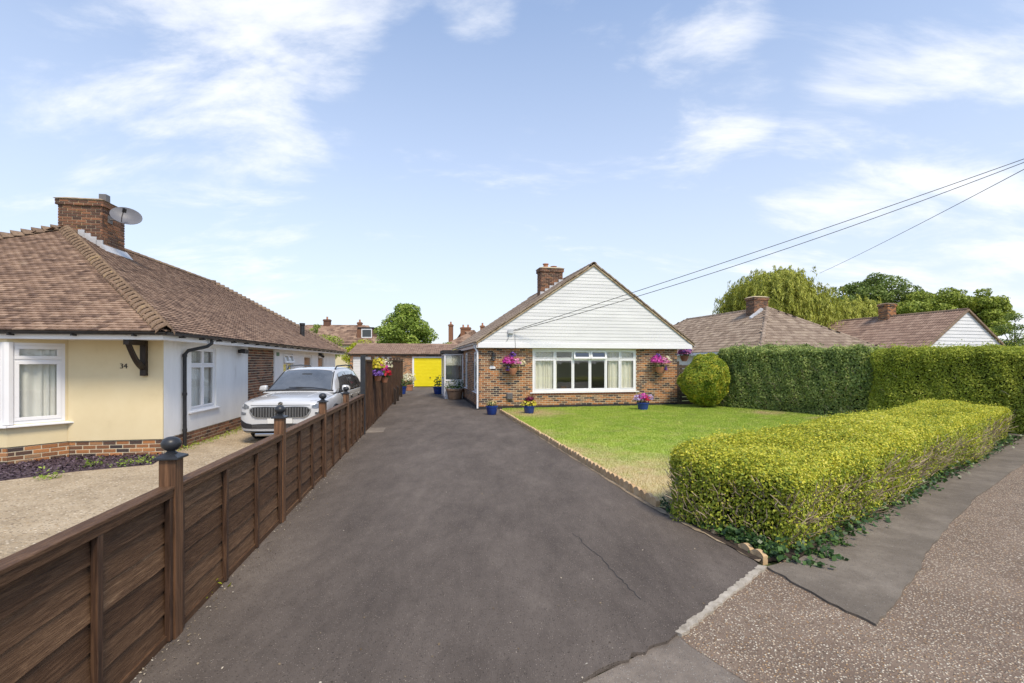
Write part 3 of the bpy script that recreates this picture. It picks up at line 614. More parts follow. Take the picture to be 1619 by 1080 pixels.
fd = (facet(1)-facet(0)); fl = fd.length; fu = fd.normalized(); MF = mx(facet(1), -fu, Vector((-fu.y, fu.x, 0))*-1 if False else Vector((fu.y*1, -fu.x*1, 0))*-1, Vector((0,0,1)))
inw = Vector((fu.y, -fu.x, 0)); inw = inw if inw.y > 0 else -inw
MF = mx(facet(1), -fu, inw, Vector((0,0,1)))             # x from the bay corner back to the wall, y inward
fm = MB(); wall(fm, 'y', 0, .2, 0, fl, PZ, EZ+.02, [(-.01, fl-.06, .70, 2.14)])
fm.build('bay_side_wall', m_cream, house_l, mx=MF)
mb.build('front_wall', m_cream, house_l)
fb = MB(); wall(fb, 'y', BY, .2, -4.6, BX, PZ, EZ+.02, [(-4.5, BX+.01, .70, 2.14)]); fb.box(XW, -5.2, 0, .2, PZ, EZ+.02); fb.hexa([(-5.2,0,PZ),(-4.6,BY,PZ),(-4.6,BY+.2,PZ),(-5.2,.2,PZ),(-5.2,0,EZ+.02),(-4.6,BY,EZ+.02),(-4.6,BY+.2,EZ+.02),(-5.2,.2,EZ+.02)])
fb.build('bay_front_wall', m_cream, house_l)
bw = MB(); bw.box(XW, XW+.2, .2, YB, 0, EZ+.02); bw.box(XW+.2, -.22, YB-.2, YB, 0, EZ+.02); bw.build('rear_wall', m_white_r, house_l)
rm = MB(); rm.box(-4.6, -.24, 4.0, 4.06, .05, EZ); rm.box(-4.6, -4.54, .25, 4.0, .05, EZ); rm.box(-3.2,-3.14,4.1,15.5,.05,EZ); rm.build('inner_wall', m_room, house_l)
rf = MB(); rf.box(XW+.25, -.24, .25, YB-.25, .02, .06); rf.build('inner_floor', m_floor, house_l)
# plinth: mortar backing with every brick set in it
pl = MB(); pl.box(-1.6,-.0,.0,.2,-.03,PZ-.012); pl.box(-.2,-.018,.2,YB,-.03,PZ-.012); pl.box(-4.6,BX-.02,BY+.018,BY+.2,-.03,PZ-.012); pl.box(XW,-5.2,.018,.2,-.03,PZ-.012)
plinth = pl.build('plinth', m_mortar, house_l)
pf = MB(); pf.box(0,fl,.018,.2,-.03,PZ-.012); pf.build('bay_plinth', m_mortar, house_l, mx=MF)
bricks(plinth, (-1.6,.0,0), (1,0,0), (0,-1,0), 1.6, .0, 4, m_brick, n_ind=60)
bricks(plinth, (-.018,.0,0), (0,1,0), (1,0,0), 8.0, .0, 4, m_brickd, n_ind=150, joined='side_brickwork')
o_, x_, i_ = facet(1)+inw*.018, -fu, -inw
bricks(plinth, o_, x_, i_, fl, .0, 4, m_brick, n_ind=40, off0=1)
bricks(plinth, (BX-1.2,BY+.018,0), (1,0,0), (0,-1,0), 1.2, .0, 4, m_brick, n_ind=40, off0=1)
# brick panel in the side wall
pb = MB(); pb.box(-.2,-.035,bp[0],bp[1],.0,EZ+.02); panel = pb.build('brick_panel', m_mortar, house_l)
bricks(panel, (-.035,bp[0],0), (0,1,0), (1,0,0), bp[1]-bp[0], .3, 25, m_brickd, n_ind=300, joined='panel_brickwork')
# windows
MS = mx((0,0,0), (0,1,0), (-1,0,0), (0,0,1))              # side wall: x runs back, y inward
cpst = MB(); cpst.tube([(BX,BY+.03,.70),(BX,BY+.03,2.14)], .075, 8); cpst.build('bay_corner_post', m_upvc, house_l)
window(house_l, 'bay_window', .04, fl-.06, .70, 2.14, [], 1.83, MF, jamb=.055, curtain=m_grey_c, sash=.06)
Mbf = Matrix.Translation((0,BY,0)); window(house_l, 'bay_window', -4.5, BX-.04, .70, 2.14, [-3.8,-2.95], 1.83, Mbf, jamb=.055, curtain=m_grey_c, sash=.06)
MS2 = MS @ Matrix.Translation((0,.04,0))
window(house_l, 'side_window', wA[0], wA[1], zA0, 2.12, [(wA[0]+wA[1])/2], 1.72, MS2, jamb=.05, curtain=m_grey_c)
window(house_l, 'side_window', wB[0], wB[1], zB0, 2.1, [(wB[0]+wB[1])/2], 1.75, MS2, jamb=.05, open_top=(0,1), curtain=m_grey_c)
for dd in (dC, dD):
    w_ = window(house_l, 'glazed_door', dd[0], dd[1], .1, 2.1, [], 1.0, MS2, jamb=.09, sill=False)
# roof: eave corner, apex, hips
EX, EY = .38, -.70; WH = 4.82; RL = 8.17; AZ = 5.28; EZT = 2.33
apex = Vector((EX-WH, EY+WH, AZ)); ridge2 = apex+Vector((0, RL, 0)); c_fr = Vector((EX, EY, EZT)); c_fl = Vector((EX-2*WH, EY, EZT)); c_br = Vector((EX, EY+2*WH+RL, EZT)); c_bl = Vector((EX-2*WH, EY+2*WH+RL, EZT))
rd = MB(); dn = Vector((0,0,-.03))
for pts in ((c_fl,c_fr,apex), (c_fr,c_br,ridge2,apex), (c_br,c_bl,ridge2), (c_bl,c_fl,apex,ridge2)): rd.poly([p+dn for p in pts])
roof_l = rd.build('roof', m_deck, house_l)
slope = math.hypot(WH, AZ-EZT); cp = WH/slope; sp_ = (AZ-EZT)/slope
front = tiles(c_fl, (1,0,0), (0,cp,sp_), 2*WH, slope, .165, .10, .20, .021, lambda a,b: b*cp-.02 < a < 2*WH-b*cp+.02)
right = tiles(c_fr, (0,1,0), (-cp,0,sp_), 2*WH+RL, slope, .165, .10, .20, .021, lambda a,b: b*cp-.02 < a < 2*WH+RL-b*cp+.02)
left = tiles(c_bl, (0,-1,0), (cp,0,sp_), 2*WH+RL, slope, .33, .30, .5, .016, lambda a,b: b*cp < a < 2*WH+RL-b*cp)
pieces('roof_tile', roof_l, front, 'tile', m_tile, 300, 'front_slope_tiles'); pieces('roof_tile', roof_l, right, 'tile', m_tile, 0, 'side_slope_tiles'); pieces('roof_tile', roof_l, left, 'tile', m_tile, 0, 'far_slope_tiles')
for a_, b_ in ((c_fr, apex), (c_fl, apex), (c_br, ridge2), (c_bl, ridge2)): pieces('hip_tile', roof_l, line_tiles(a_, b_, .20, .155, .30, lift=.035), 'bonnet', m_hip, 60, smooth=True)
pieces('ridge_tile', roof_l, line_tiles(ridge2, apex, .42, .12, .45, hr_=.9), 'half', m_hip, 40)
# eaves
ev = MB(); ev.box(c_fl.x, EX-.06, EY+.05, EY+.075, EZ, EZT-.02); ev.box(EX-.06-.025, EX-.06, EY+.075, c_br.y-.05, EZ, EZT-.02); ev.build('fascia', m_upvc, house_l)
sf = MB(); sf.box(c_fl.x, EX-.085, EY+.075, .0, EZ+.004, EZ+.02); sf.box(.0, EX-.085, 0, c_br.y-.05, EZ+.005, EZ+.019); sf.build('soffit', m_upvc, house_l)
gu = MB()
def gutter(mb, a, b, r=.055):
    a, b = Vector(a), Vector(b); d = (b-a).normalized(); s = Vector((d.y,-d.x,0)); n = 7; vs = []
    for p in (a, b):
        for rr in (r, r*.9): vs += [p+s*rr*math.cos(math.pi*k/(n-1))-Vector((0,0,1))*rr*math.sin(math.pi*k/(n-1)) for k in range(n)]
    f = [(k,k+1,2*n+k+1,2*n+k) for k in range(n-1)]+[(n+k,3*n+k,3*n+k+1,n+k+1) for k in range(n-1)]+[(0,2*n,3*n,n),(n-1,2*n-1,4*n-1,3*n-1)]
    mb._add(vs, f)
gutter(gu, (c_fl.x, EY-.01, EZT+.005), (EX+.03, EY-.01, EZT+.005)); gutter(gu, (EX-.0, EY-.02, EZT+.005), (EX-.0, c_br.y, EZT+.005)); gu.build('gutter', m_black, house_l, smooth=True)
bk = MB()
for k in range(24):
    y = EY+.6+k*.8
    bk.box(EX-.06, EX+.06, y-.015, y+.015, EZT-.075, EZT-.045)
for k in range(9): bk.box(EX-.5-k*.95-.015, EX-.5-k*.95+.015, EY-.07, EY+.05, EZT-.075, EZT-.045)
bk.build('gutter_brackets', m_black, house_l)
dy = side_y(287.5)
dp = MB(); dp.tube([(EX,dy+.45,EZT-.05),(EX,dy+.45,EZT-.13),(EX-.06,dy+.38,EZT-.2),(.10,dy+.04,EZT-.30),(.055,dy,EZT-.38),(.055,dy,1.2),(.055,dy,.05)], .036, 10)
for z in (2.0-.1,1.1,.35): dp.tube([(.055,dy,z),(.055,dy,z+.06)], .044, 10)
dp.build('downpipe', m_black, house_l, smooth=True)
# gallows bracket under the deep eave
xb = HL.ony(231, 560)[0]; zb = HL.ony(231, 594)[1]
br = MB(); br.box(xb-.05, xb+.05, -.11, -.02, zb, EZ+.003)
br.box(xb-.045, xb+.045, EY+.09, -.09, EZ-.09, EZ+.003)
n = 8; prev = None
for k in range(n):
    f0, f1 = k/n, (k+1)/n; q = lambda f: (-.09-.47*f, zb+.10+(EZ-.09-zb-.10)*(f+.16*math.sin(math.pi*f)*-1))
    (ya,za),(yb,zb2) = q(f0), q(f1); t = .085
    br.hexa([(xb-.04,yb,zb2),(xb+.04,yb,zb2),(xb+.04,ya,za),(xb-.04,ya,za),(xb-.04,yb,zb2+t),(xb+.04,yb,zb2+t),(xb+.04,ya,za+t),(xb-.04,ya,za+t)])
br.build('eave_bracket', m_darkwood, house_l)
# number 34
tcv = bpy.data.curves.new('house_number', 'FONT'); tcv.body = '34'; tcv.size = .135; tcv.extrude = .006; tcv.offset = -.001
to = bpy.data.objects.new('tmp', tcv); C.objects.link(to); bpy.context.view_layer.update()
tm = bpy.data.meshes.new_from_object(to.evaluated_get(bpy.context.evaluated_depsgraph_get())); bpy.data.objects.remove(to)
xn, zn = HL.ony(191, 582.5); no = link('house_number', tm, m_black, house_l); no.location = (xn, -.037, zn); no.rotation_euler = (R(90),0,0); no['label'] = 'black house number 34 on the cream wall'
# security light, plaque, flue
ys, zs = HL.onx(377, 555.5); s = MB(); s.tube([(0,ys,zs),(.07,ys,zs)], .05, 10); s.tube([(.06,ys,zs),(.12,ys-.06,zs)], .035, 8); s.box(.10,.22,ys-.16,ys-.03,zs-.05,zs+.06); s.box(.08,.2,ys+.04,ys+.17,zs-.06,zs+.05); s.build('security_light', m_black, house_l, bevel=.01)
ys, zs = HL.onx(439, 560); s = MB(); s.box(0,.02,ys-.12,ys+.12,zs-.06,zs+.06); s.build('wall_plaque', pm('green_plaque',(.10,.22,.13),rough=.5), house_l)
ys, zs = HL.onx(505, 562); s = MB(); s.box(0,.16,ys-.2,ys+.1,zs-.03,zs+.1); s.tube([(.08,ys,zs),(.2,ys-.1,zs-.06)],.06,8); s.build('door_light', m_black, house_l, bevel=.01)
fx = EX-1.0; fy, ftop = HL.onx(478, 511, fx); s = MB(); fz = EZT+(EX-fx)*(AZ-EZT)/WH; s.lathe([(0.01,ftop),(.12,ftop),(.12,ftop-.1),(.10,ftop-.12),(.10,fz-.12),(.17,fz-.2)], (fx,fy,0), 14); s.build('flue', m_black, house_l, smooth=True)
# chimney
def chimney(parent, x0, x1, y0, y1, z0, z1, pots, mat, n_ind, capmat, name='chimney', corbel=2, potm=None):
    c = MB(); c.box(x0+.012, x1-.012, y0+.012, y1-.012, z0, z1-.02); ch = c.build(name, m_lichen, parent); nco = int((z1-z0-.04)/.075)-corbel
    zb = z1-.04-(nco+corbel)*.075
    for (o, u, nn, L, of) in (((x0,y0,0),(1,0,0),(0,-1,0),x1-x0,0), ((x1,y0,0),(0,1,0),(1,0,0),y1-y0,1), ((x0,y1,0),(0,-1,0),(-1,0,0),y1-y0,1)):
        bricks(ch, o, u, nn, L, zb, nco, mat, n_ind=n_ind, proud=.0, off0=of, joined='stack_brickwork')
    k = .045
    cc = MB(); cc.box(x0-k+.012, x1+k-.012, y0-k+.012, y1+k-.012, zb+nco*.075, z1-.02); cc.build('corbel', m_lichen, ch)
    for (o, u, nn, L, of) in (((x0-k,y0-k,0),(1,0,0),(0,-1,0),x1-x0+2*k,0), ((x1+k,y0-k,0),(0,1,0),(1,0,0),y1-y0+2*k,1), ((x0-k,y1+k,0),(0,-1,0),(-1,0,0),y1-y0+2*k,1)):
        bricks(ch, o, u, nn, L, zb+nco*.075, corbel, mat, n_ind=n_ind, proud=.0, off0=of, joined='corbel_brickwork')
    f = MB(); f.hexa([(x0-k-.03,y0-k-.03,z1-.03),(x1+k+.03,y0-k-.03,z1-.03),(x1+k+.03,y1+k+.03,z1-.03),(x0-k-.03,y1+k+.03,z1-.03),(x0+.1,y0+.1,z1+.05),(x1-.1,y0+.1,z1+.05),(x1-.1,y1-.1,z1+.05),(x0+.1,y1-.1,z1+.05)]); f.build('flaunching', capmat, ch)
    for (px_, py_, r, h, style) in pots:
        p = MB()
        if style == 'square': p.box(px_-r,px_+r,py_-r,py_+r,z1,z1+h); p.box(px_-r*.7,px_+r*.7,py_-r*1.02,py_+r*1.02,z1+h*.35,z1+h*.6)
        else: p.lathe([(r*.95,z1),(r,z1+h*.1),(r*.8,z1+h*.2),(r*.75,z1+h*.8),(r,z1+h*.85),(r,z1+h),(r*.6,z1+h),(r*.6,z1+h*.5)], (px_,py_,0), 14)
        p.build('chimney_pot', potm or m_terr, ch, smooth=style != 'square')
    return ch
cx0 = apex.x-.36; cx1 = cx0+1.06; cy0 = apex.y+.30; cy1 = cy0+.95
chimney(house_l, cx0, cx1, cy0, cy1, 4.2, 6.22, [(cx1-.25,cy0+.5,.09,.28,'square')], m_brickd, 140, m_verge, potm=m_grey)
fl_ = MB(); zt = lambda x: AZ-(x-apex.x)*(AZ-EZT)/WH
fx0 = apex.x+.12
for k in range(4):
    xa = fx0+k*(cx1-fx0)/4; xb_ = xa+(cx1-fx0)/4+.01; fl_.box(xa, xb_, cy0-.012, cy0+.02, zt(xb_)-.02, zt(xa)+.17)
fl_.hexa([(cx1,cy0-.1,zt(cx1)-.01),(cx1+.16,cy0-.1,zt(cx1+.16)+.01),(cx1+.16,cy1+.1,zt(cx1+.16)+.01),(cx1,cy1+.1,zt(cx1)-.01),(cx1-.0,cy0-.1,zt(cx1)+.16),(cx1+.17,cy0-.1,zt(cx1+.16)+.045),(cx1+.17,cy1+.1,zt(cx1+.16)+.045),(cx1,cy1+.1,zt(cx1)+.16)])
fl_.build('flashing', m_lead, house_l)
# satellite dish on the chimney
dw = HL.m @ Vector((cx1, cy0+.30, 5.75))
dish = empty('satellite_dish', dw, HL.a, 'grey oval satellite dish bracketed to the brick chimney stack', 'satellite dish')
m_dish = pm('grey_mesh_dish', [(0,(.12,.12,.135)),(1,(.17,.17,.185))], scale=3, rough=.5)
D = MB(); nr, na = 6, 28; rx, rz = .38, .29; V = []; 
for s_ in (0, 1):
    for i in range(nr+1):
        r = i/nr
        for k in range(na):
            a = 2*math.pi*k/na; V.append((rx*r*math.cos(a), .11*r*r*-1+s_*.012, rz*r*math.sin(a)))
F = []
for s_ in (0, 1):
    b = s_*(nr+1)*na
    for i in range(nr):
        for k in range(na): F.append((b+i*na+k, b+i*na+(k+1)%na, b+(i+1)*na+(k+1)%na, b+(i+1)*na+k))
b2 = (nr+1)*na
F += [(nr*na+k, nr*na+(k+1)%na, b2+nr*na+(k+1)%na, b2+nr*na+k) for k in range(na)]
D._add(V, F)
MD = Matrix.Translation((.52, -.16, .02)) @ Matrix.Rotation(R(18),4,'Z') @ Matrix.Rotation(R(-30),4,'X') @ Matrix.Rotation(R(24),4,'Y')
D.build('reflector', m_dish, dish, smooth=True, mx=MD)
a_ = MB(); a_.tube([(0,0,-.25),(.02,-.22,-.18),(.03,-.36,-.07)], .014, 6); a_.build('feed_arm', m_grey, dish, mx=MD)
a_ = MB(); a_.tube([(.03,-.33,-.10),(.03,-.43,-.03)], .03, 8); a_.tube([(.08,-.34,-.10),(.07,-.42,-.03)], .024, 8); a_.build('receiver', m_black, dish, mx=MD)
a_ = MB(); a_.tube([(-.03,0,0),(.28,-.02,0),(.28,-.02,.04),(.50,-.14,.02)], .024, 8); a_.box(-.02,.02,-.09,.09,-.1,.1); a_.build('wall_bracket', m_grey, dish)

# ------------------------------------------------------------------ right bungalow (white boarded gable)
house_r = empty('bungalow', HR.o, HR.a, 'brick bungalow with white weatherboarded gable and long front window', 'house')
W_ = 8.2; SB = 2.32; YBR = 10.0; TB = .10
x0, zt_ = HR.ony(842, 552); x1 = HR.ony(1006, 552)[0]; zs0 = HR.ony(842, 620)[1]; ms_ = [HR.ony(p, 560)[0] for p in (877.5,906.3,933.3,958.5,980.8)]; ztr = HR.ony(920, 568)[1]
wz1 = SB-.02
sw = [(HR.onx(754.5,560)[0]-.02, HR.onx(749.5,560)[0]+.1), (HR.onx(737.8,560)[0]-.3, HR.onx(737.8,560)[0]+.5)]; swz = (HR.onx(750,618)[1], 2.2)
mb = MB(); wall(mb, 'y', .006, .24, 0, W_, 0, SB+.05, [(x0,x1,zs0,wz1)]); fwall = mb.build('front_wall', m_mortar, house_r)
bricks(fwall, (0,.006,0), (1,0,0), (0,-1,0), W_, .12, 30, m_brick, holes=[(x0,x1,zs0-.05,9)], n_ind=300, joined='front_brickwork')
mb = MB(); wall(mb, 'x', .006, .24, .26, YBR, 0, SB+.05, [(a,b,*swz) for a, b in sw]); swall = mb.build('side_wall', m_mortar, house_r)
bricks(swall, (.006,YBR,0), (0,-1,0), (-1,0,0), YBR, .12, 30, m_brick, holes=[(YBR-b,YBR-a,*swz) for a, b in sw], n_ind=120, joined='side_brickwork')
mb = MB(); mb.box(W_-.25, W_-.006, .26, YBR, 0, SB+.05); mb.box(.26, W_-.26, YBR-.25, YBR, 0, SB+.05); mb.build('rear_wall', m_mortar, house_r)
mb = MB(); mb.box(-.004, W_+.004, -.012, .004, -.02, .125); mb.box(-.012, .004, .0, YBR, -.02, .125); mb.build('damp_course', m_tar, house_r)
rc = MB(); rc.box(x0-.05, x1+.05, -.012, .06, zs0-.115, zs0-.05); tilesill = rc.build('sill_course', m_mortar, house_r)
ms2 = [mx(Vector((x0-.04+k*.108, -.022, zs0-.112)), (.098,0,0), (0,.06,0), (0,0,.06)) for k in range(int((x1-x0+.08)/.108))]
pieces('sill_tile', tilesill, ms2, 'brick', pm('red_sill_tile',[(0,(.20,.055,.03)),(1,(.32,.10,.05))],scale=9,rough=.8,rnd=.6), 60)
MW = Matrix.Translation((0,.03,0))
window(house_r, 'front_window', x0, x1, zs0, wz1, ms_, ztr, MW, jamb=.085, curtain=m_curtain, open_top=(2,3), leads=(1,4,5,0), curt_spans=[(x0+.1,x0+1.02),(x1-1.15,x1-.1)], label='long white six-light front window with leaded top lights')
for a, b in sw: window(house_r, 'side_window', -b, -a, *swz, [], 1.85, mx((.0,0,0),(0,-1,0),(1,0,0),(0,0,1)) @ Matrix.Translation((0,.02,0)), jamb=.05, curtain=m_curtain)
rm = MB(); rm.box(.3, 6.9, 4.2, 4.26, .1, SB); rm.box(6.9, 6.96, .3, 4.2, .1, SB); rm.build('inner_wall', m_room, house_r); rm = MB(); rm.box(.27, W_-.27, .27, YBR-.3, .05, .1); rm.build('inner_floor', m_floor, house_r)
rm = MB(); rm.box(.26, W_-.26, .26, YBR-.26, SB+.0, SB+.04); rm.build('inner_ceiling', m_room, house_r)
it = MB(); it.box(x0+1.25, x0+3.0, 1.4, 1.75, .1, .95); it.box(x0+1.25, x0+3.0, 1.75, 2.3, .1, .55); it.box(x0+1.15, x0+1.3, 1.4, 2.3, .1, .72); it.box(x0+2.95, x0+3.1, 1.4, 2.3, .1, .72); prop(it.build('sofa', pm('pale_upholstery',(.46,.38,.33),rough=.9), None, bevel=.05), 'pale sofa seen through the long front window', 'sofa').matrix_basis = HR.m
it = MB(); it.box(-.11,.11,-.01,.01,0,.17); pf_ = prop(it.build('picture_frame', m_wood_in, None), 'small brown picture frame standing on the window board', 'picture frame'); pf_.matrix_basis = HR.m @ Matrix.Translation((x0+1.33,.20,zs0+.03)) @ Matrix.Rotation(R(-14),4,'X')
wb = MB(); wb.box(x0-.02,x1+.02,.10,.30,zs0+.0,zs0+.03); wb.build('window_board', m_upvc, house_r)
# gable and roof
GY = -.20; ax_, az_ = HR.ony(938.5, 421, GY); lx = HR.ony(755.5, 545, GY)[0]; rx_ = HR.ony(1094, 551, GY)[0]
zf1 = SB+.19
lo_z = zf1-.02
def gx(z, side):   # gable edge at height z
    f = (z-lo_z)/(az_-lo_z); return (lx+.0+(ax_-lx)*f) if side < 0 else (rx_+(ax_-rx_)*f)
fa = MB(); fa.box(lx-.0, rx_, GY-.03, GY+.0, SB, zf1); fa.build('fascia', m_upvc, house_r, bevel=.006)
sf = MB(); sf.box(lx, rx_, GY, .0, SB+.004, SB+.02); sf.box(W_, rx_, 0, YBR, SB+.005, SB+.02); sf.build('soffit', m_upvc, house_r)
gb = MB(); gb.poly([(lx+.1,GY+.03,zf1-.02),(rx_-.1,GY+.03,zf1-.02),(ax_,GY+.03,az_-.05)]); gable = gb.build('gable', m_board, house_r)
bh = .128; z = zf1+.002; k = 0
while z < az_-.03:
    z2 = min(z+bh-.004, az_-.01); b = MB(); a0, a1, c0, c1 = gx(z,-1), gx(z,1), gx(z2,-1), gx(z2,1)
    b.hexa([(a0,GY-.011,z),(a1,GY-.011,z),(a1,GY+.02,z),(a0,GY+.02,z),(c0,GY-.002,z2),(c1,GY-.002,z2),(c1,GY+.02,z2),(c0,GY+.02,z2)]); b.build('weatherboard', m_board, gable)
    z += bh; k += 1
rt = .09
LE = Vector((lx-.06, 0, zf1+.0)); RE = Vector((rx_+.08, 0, zf1-.02)); AP = Vector((ax_, 0, az_+.07))
rd = MB()
for E in (LE, RE):
    p = [Vector((E.x,GY-.05,E.z)), Vector((AP.x,GY-.05,AP.z)), Vector((AP.x,YBR+.1,AP.z)), Vector((E.x,YBR+.1,E.z))]
    rd._add([q for q in p]+[q-Vector((0,0,.07)) for q in p], [(0,1,2,3),(7,6,5,4),(0,4,5,1),(1,5,6,2),(2,6,7,3),(3,7,4,0)])
roof_r = rd.build('roof', m_verge, house_r)
SLl = (AP-LE).length; SLr = (AP-RE).length; D_ = YBR+.1-GY+.05
tl = tiles(LE+Vector((0,YBR+.1,.0)), (0,-1,0), (AP-LE), D_, SLl, .30, .33, .40, .022, lambda a,b: a < D_-.02 and b < SLl-.1, stagger=False)
tr_ = tiles(RE+Vector((0,GY-.05,0)), (0,1,0), (AP-RE), D_, SLr, .30, .33, .40, .022, lambda a,b: a < D_-.02 and b < SLr-.1, stagger=False)
pieces('roof_tile', roof_r, tl+tr_, 'pantile', m_ctile, 150, 'slope_tiles')
vg = []   # stepped verge tiles on the gable edge
for E, S in ((LE, SLl), (RE, SLr)):
    d = (AP-E).normalized(); s = Vector((0,-1,0)); n = d.cross(s); n = n if n.z > 0 else -n
    for k in range(int(S/.33)): vg.append(mx(E+d*(k*.33)+Vector((0,GY-.075,0))+n*(.01+random.uniform(0,.012)), d*.36, Vector((0,.2,0)), n*.045-d*.004))
pieces('verge_tile', roof_r, vg, 'box', m_ctile, 60)
pieces('ridge_tile', roof_r, line_tiles((AP.x,GY-.07,AP.z-.03), (AP.x,YBR+.1,AP.z-.03), .44, .13, .46), 'half', m_ctile, 40)
chx = 3.75; chy = 3.0
rz_ = lambda x: LE.z+(AP.z-LE.z)*(x-LE.x)/(AP.x-LE.x)
chimney(house_r, chx-.52, chx+.52, chy, chy+.6, rz_(chx)-1.0, 6.06, [(chx-.2,chy+.3,.14,.22,'round'),(chx+.18,chy+.3,.15,.12,'round')], m_brickd, 100, m_lichen)
fl2 = MB()
for k in range(5): xa = chx-.54+k*.216; fl2.box(xa, xa+.22, chy-.015, chy+.02, rz_(xa)-.03, rz_(xa)+.22)
fl2.build('flashing', m_lead, house_r)
gu = MB(); gutter(gu, (lx-.10,YBR,zf1-.02), (lx-.10,GY-.02,zf1-.02)); gutter(gu, (rx_+.10,GY-.02,zf1-.05), (rx_+.10,YBR,zf1-.05)); gu.build('gutter', m_upvc, house_r, smooth=True)
ef = MB(); ef.box(lx-.05, lx-.03, GY, YBR, SB, zf1-.03); ef.box(lx-.03,.0,GY,YBR,SB+.006,SB+.022); ef.build('eave_board', m_upvc, house_r)
dpx = -.05; dp = MB(); dp.tube([(lx-.10,.02,zf1-.07),(lx-.10,.02,zf1-.14),(-.07,-.06,SB-.14),(-.06,-.06,SB-.2),(-.06,-.06,.06)], .036, 10)
for z in (1.9,1.0,.3): dp.tube([(-.06,-.06,z),(-.06,-.06,z+.05)], .043, 10)
dp.build('downpipe', m_upvc, house_r, smooth=True)
# wall lamp, name plaque, flue vent, cable box
xl, zl = HR.ony(779.5, 565); s = MB(); s.box(xl-.05,xl+.05,-.03,0,zl-.05,zl+.17); s.tube([(xl,-.02,zl+.12),(xl,-.12,zl+.17),(xl,-.15,zl+.13)],.012,6); s.lathe([(.02,zl+.15),(.10,zl+.06),(.085,zl+.055),(.085,zl+.04)],(xl,-.15,0),8); s.lathe([(.07,zl-.13),(.075,zl-.11),(.01,zl-.15)],(xl,-.15,0),8)
for k in range(4): a = k*math.pi/2+.78; s.tube([(xl+.07*math.cos(a),-.15+.07*math.sin(a),zl-.12),(xl+.085*math.cos(a),-.15+.085*math.sin(a),zl+.05)],.007,5)
lamp = s.build('wall_lantern', m_black, house_r); s = MB(); s.lathe([(.058,zl-.11),(.072,zl+.04)],(xl,-.15,0),8); s.build('lantern_glass', m_glass, lamp)
xq, zq = HR.ony(778.5, 581); s = MB(); s.prism([(xq-.11,-.0,zq-.05),(xq+.11,-.0,zq-.05),(xq+.11,-.0,zq+.02),(xq+.05,-.0,zq+.06),(xq-.05,-.0,zq+.06),(xq-.11,-.0,zq+.02)][::-1], (0,-.025,0)); s.build('name_plaque', m_upvc, house_r)
xv, zv = HR.ony(805.5, 626.5); s = MB(); s.box(xv-.10,xv+.10,-.10,0,zv-.11,zv+.11); s.box(xv-.12,xv+.12,-.025,0,zv-.13,zv+.13)
for k in range(5): s.box(xv-.08,xv+.08,-.112,-.10,zv-.09+k*.042,zv-.07+k*.042)
s.build('flue_vent', m_grey, house_r, bevel=.008)
xk, zk = HR.ony(807, 524.5, GY-.03); s = MB(); s.box(xk-.10,xk+.10,GY-.10,GY-.02,zk-.07,zk+.07); box_ = s.build('cable_box', m_lead, house_r); s = MB(); s.tube([(xk-.07,GY-.06,zk-.07),(xk-.08,GY-.05,zk-.25),(xk-.16,GY-.04,zk-.36)],.006,5); s.tube([(xk+.16,GY-.06,zk),(xk+.18,GY-.05,zk-.3),(xk+.19,GY-.045,SB+.01)],.006,5); s.tube([(xk+.08,GY-.06,zk+.04),(xk+.18,GY-.13,zk+.06)],.014,6); s.build('cable', m_black, house_r)
# glazed side porch
py0 = HR.onx(733, 628.7)[0]+.1; pxw = -.92; py1 = py0+2.1; PT = 2.2
po = MB()
for (xx, yy) in ((pxw,py0),(-.06,py0),(pxw,py0+.62),(pxw,py1-.06)): po.box(xx,xx+.07,yy,yy+.07,.12,PT)
for zz in (.12,.86,PT-.09): po.box(pxw+.07,-.06,py0+.005,py0+.06,zz,zz+.08); po.box(pxw+.005,pxw+.06,py0+.07,py1-.06,zz,zz+.08)
porch = po.build('porch', m_upvc, house_r, bevel=.006); porch['label'] = 'white glazed side porch with dark flat roof'
po = MB(); po.box(pxw+.02,-.0,py0+.02,py1,.0,.12); po.box(pxw+.02,-.0,py1-.05,py1,.12,PT); po.build('porch_step', m_upvc, porch)
po = MB(); po.box(pxw-.08,.0,py0-.08,py1+.05,PT+.003,PT+.16); po.build('porch_roof', m_tar, porch, bevel=.01)
po = MB(); po.box(pxw+.08,-.07,py0+.03,py0+.032,.94,PT-.1); po.box(pxw+.03,pxw+.032,py0+.7,py1-.07,.94,PT-.1); po.box(pxw+.03,pxw+.032,py0+.08,py0+.6,.94,PT-.1); po.build('porch_pane', m_glass, porch)
po = MB(); po.box(pxw+.07,-.06,py0+.025,py0+.045,.2,.86); po.box(pxw+.025,pxw+.045,py0+.07,py1-.06,.2,.86); po.build('porch_panel', m_upvc, porch)
po = MB(); V = []; n = 30
for k in range(n+1): x = pxw+.1+(-.1-pxw-.1)*k/n; V += [(x,py0+.09+.012*math.sin(k*1.7),1.62),(x,py0+.09+.012*math.sin(k*1.7),PT-.1)]
po._add(V, [(2*k,2*k+2,2*k+3,2*k+1) for k in range(n)]); po.build('porch_blind', m_curtain, porch, smooth=True)

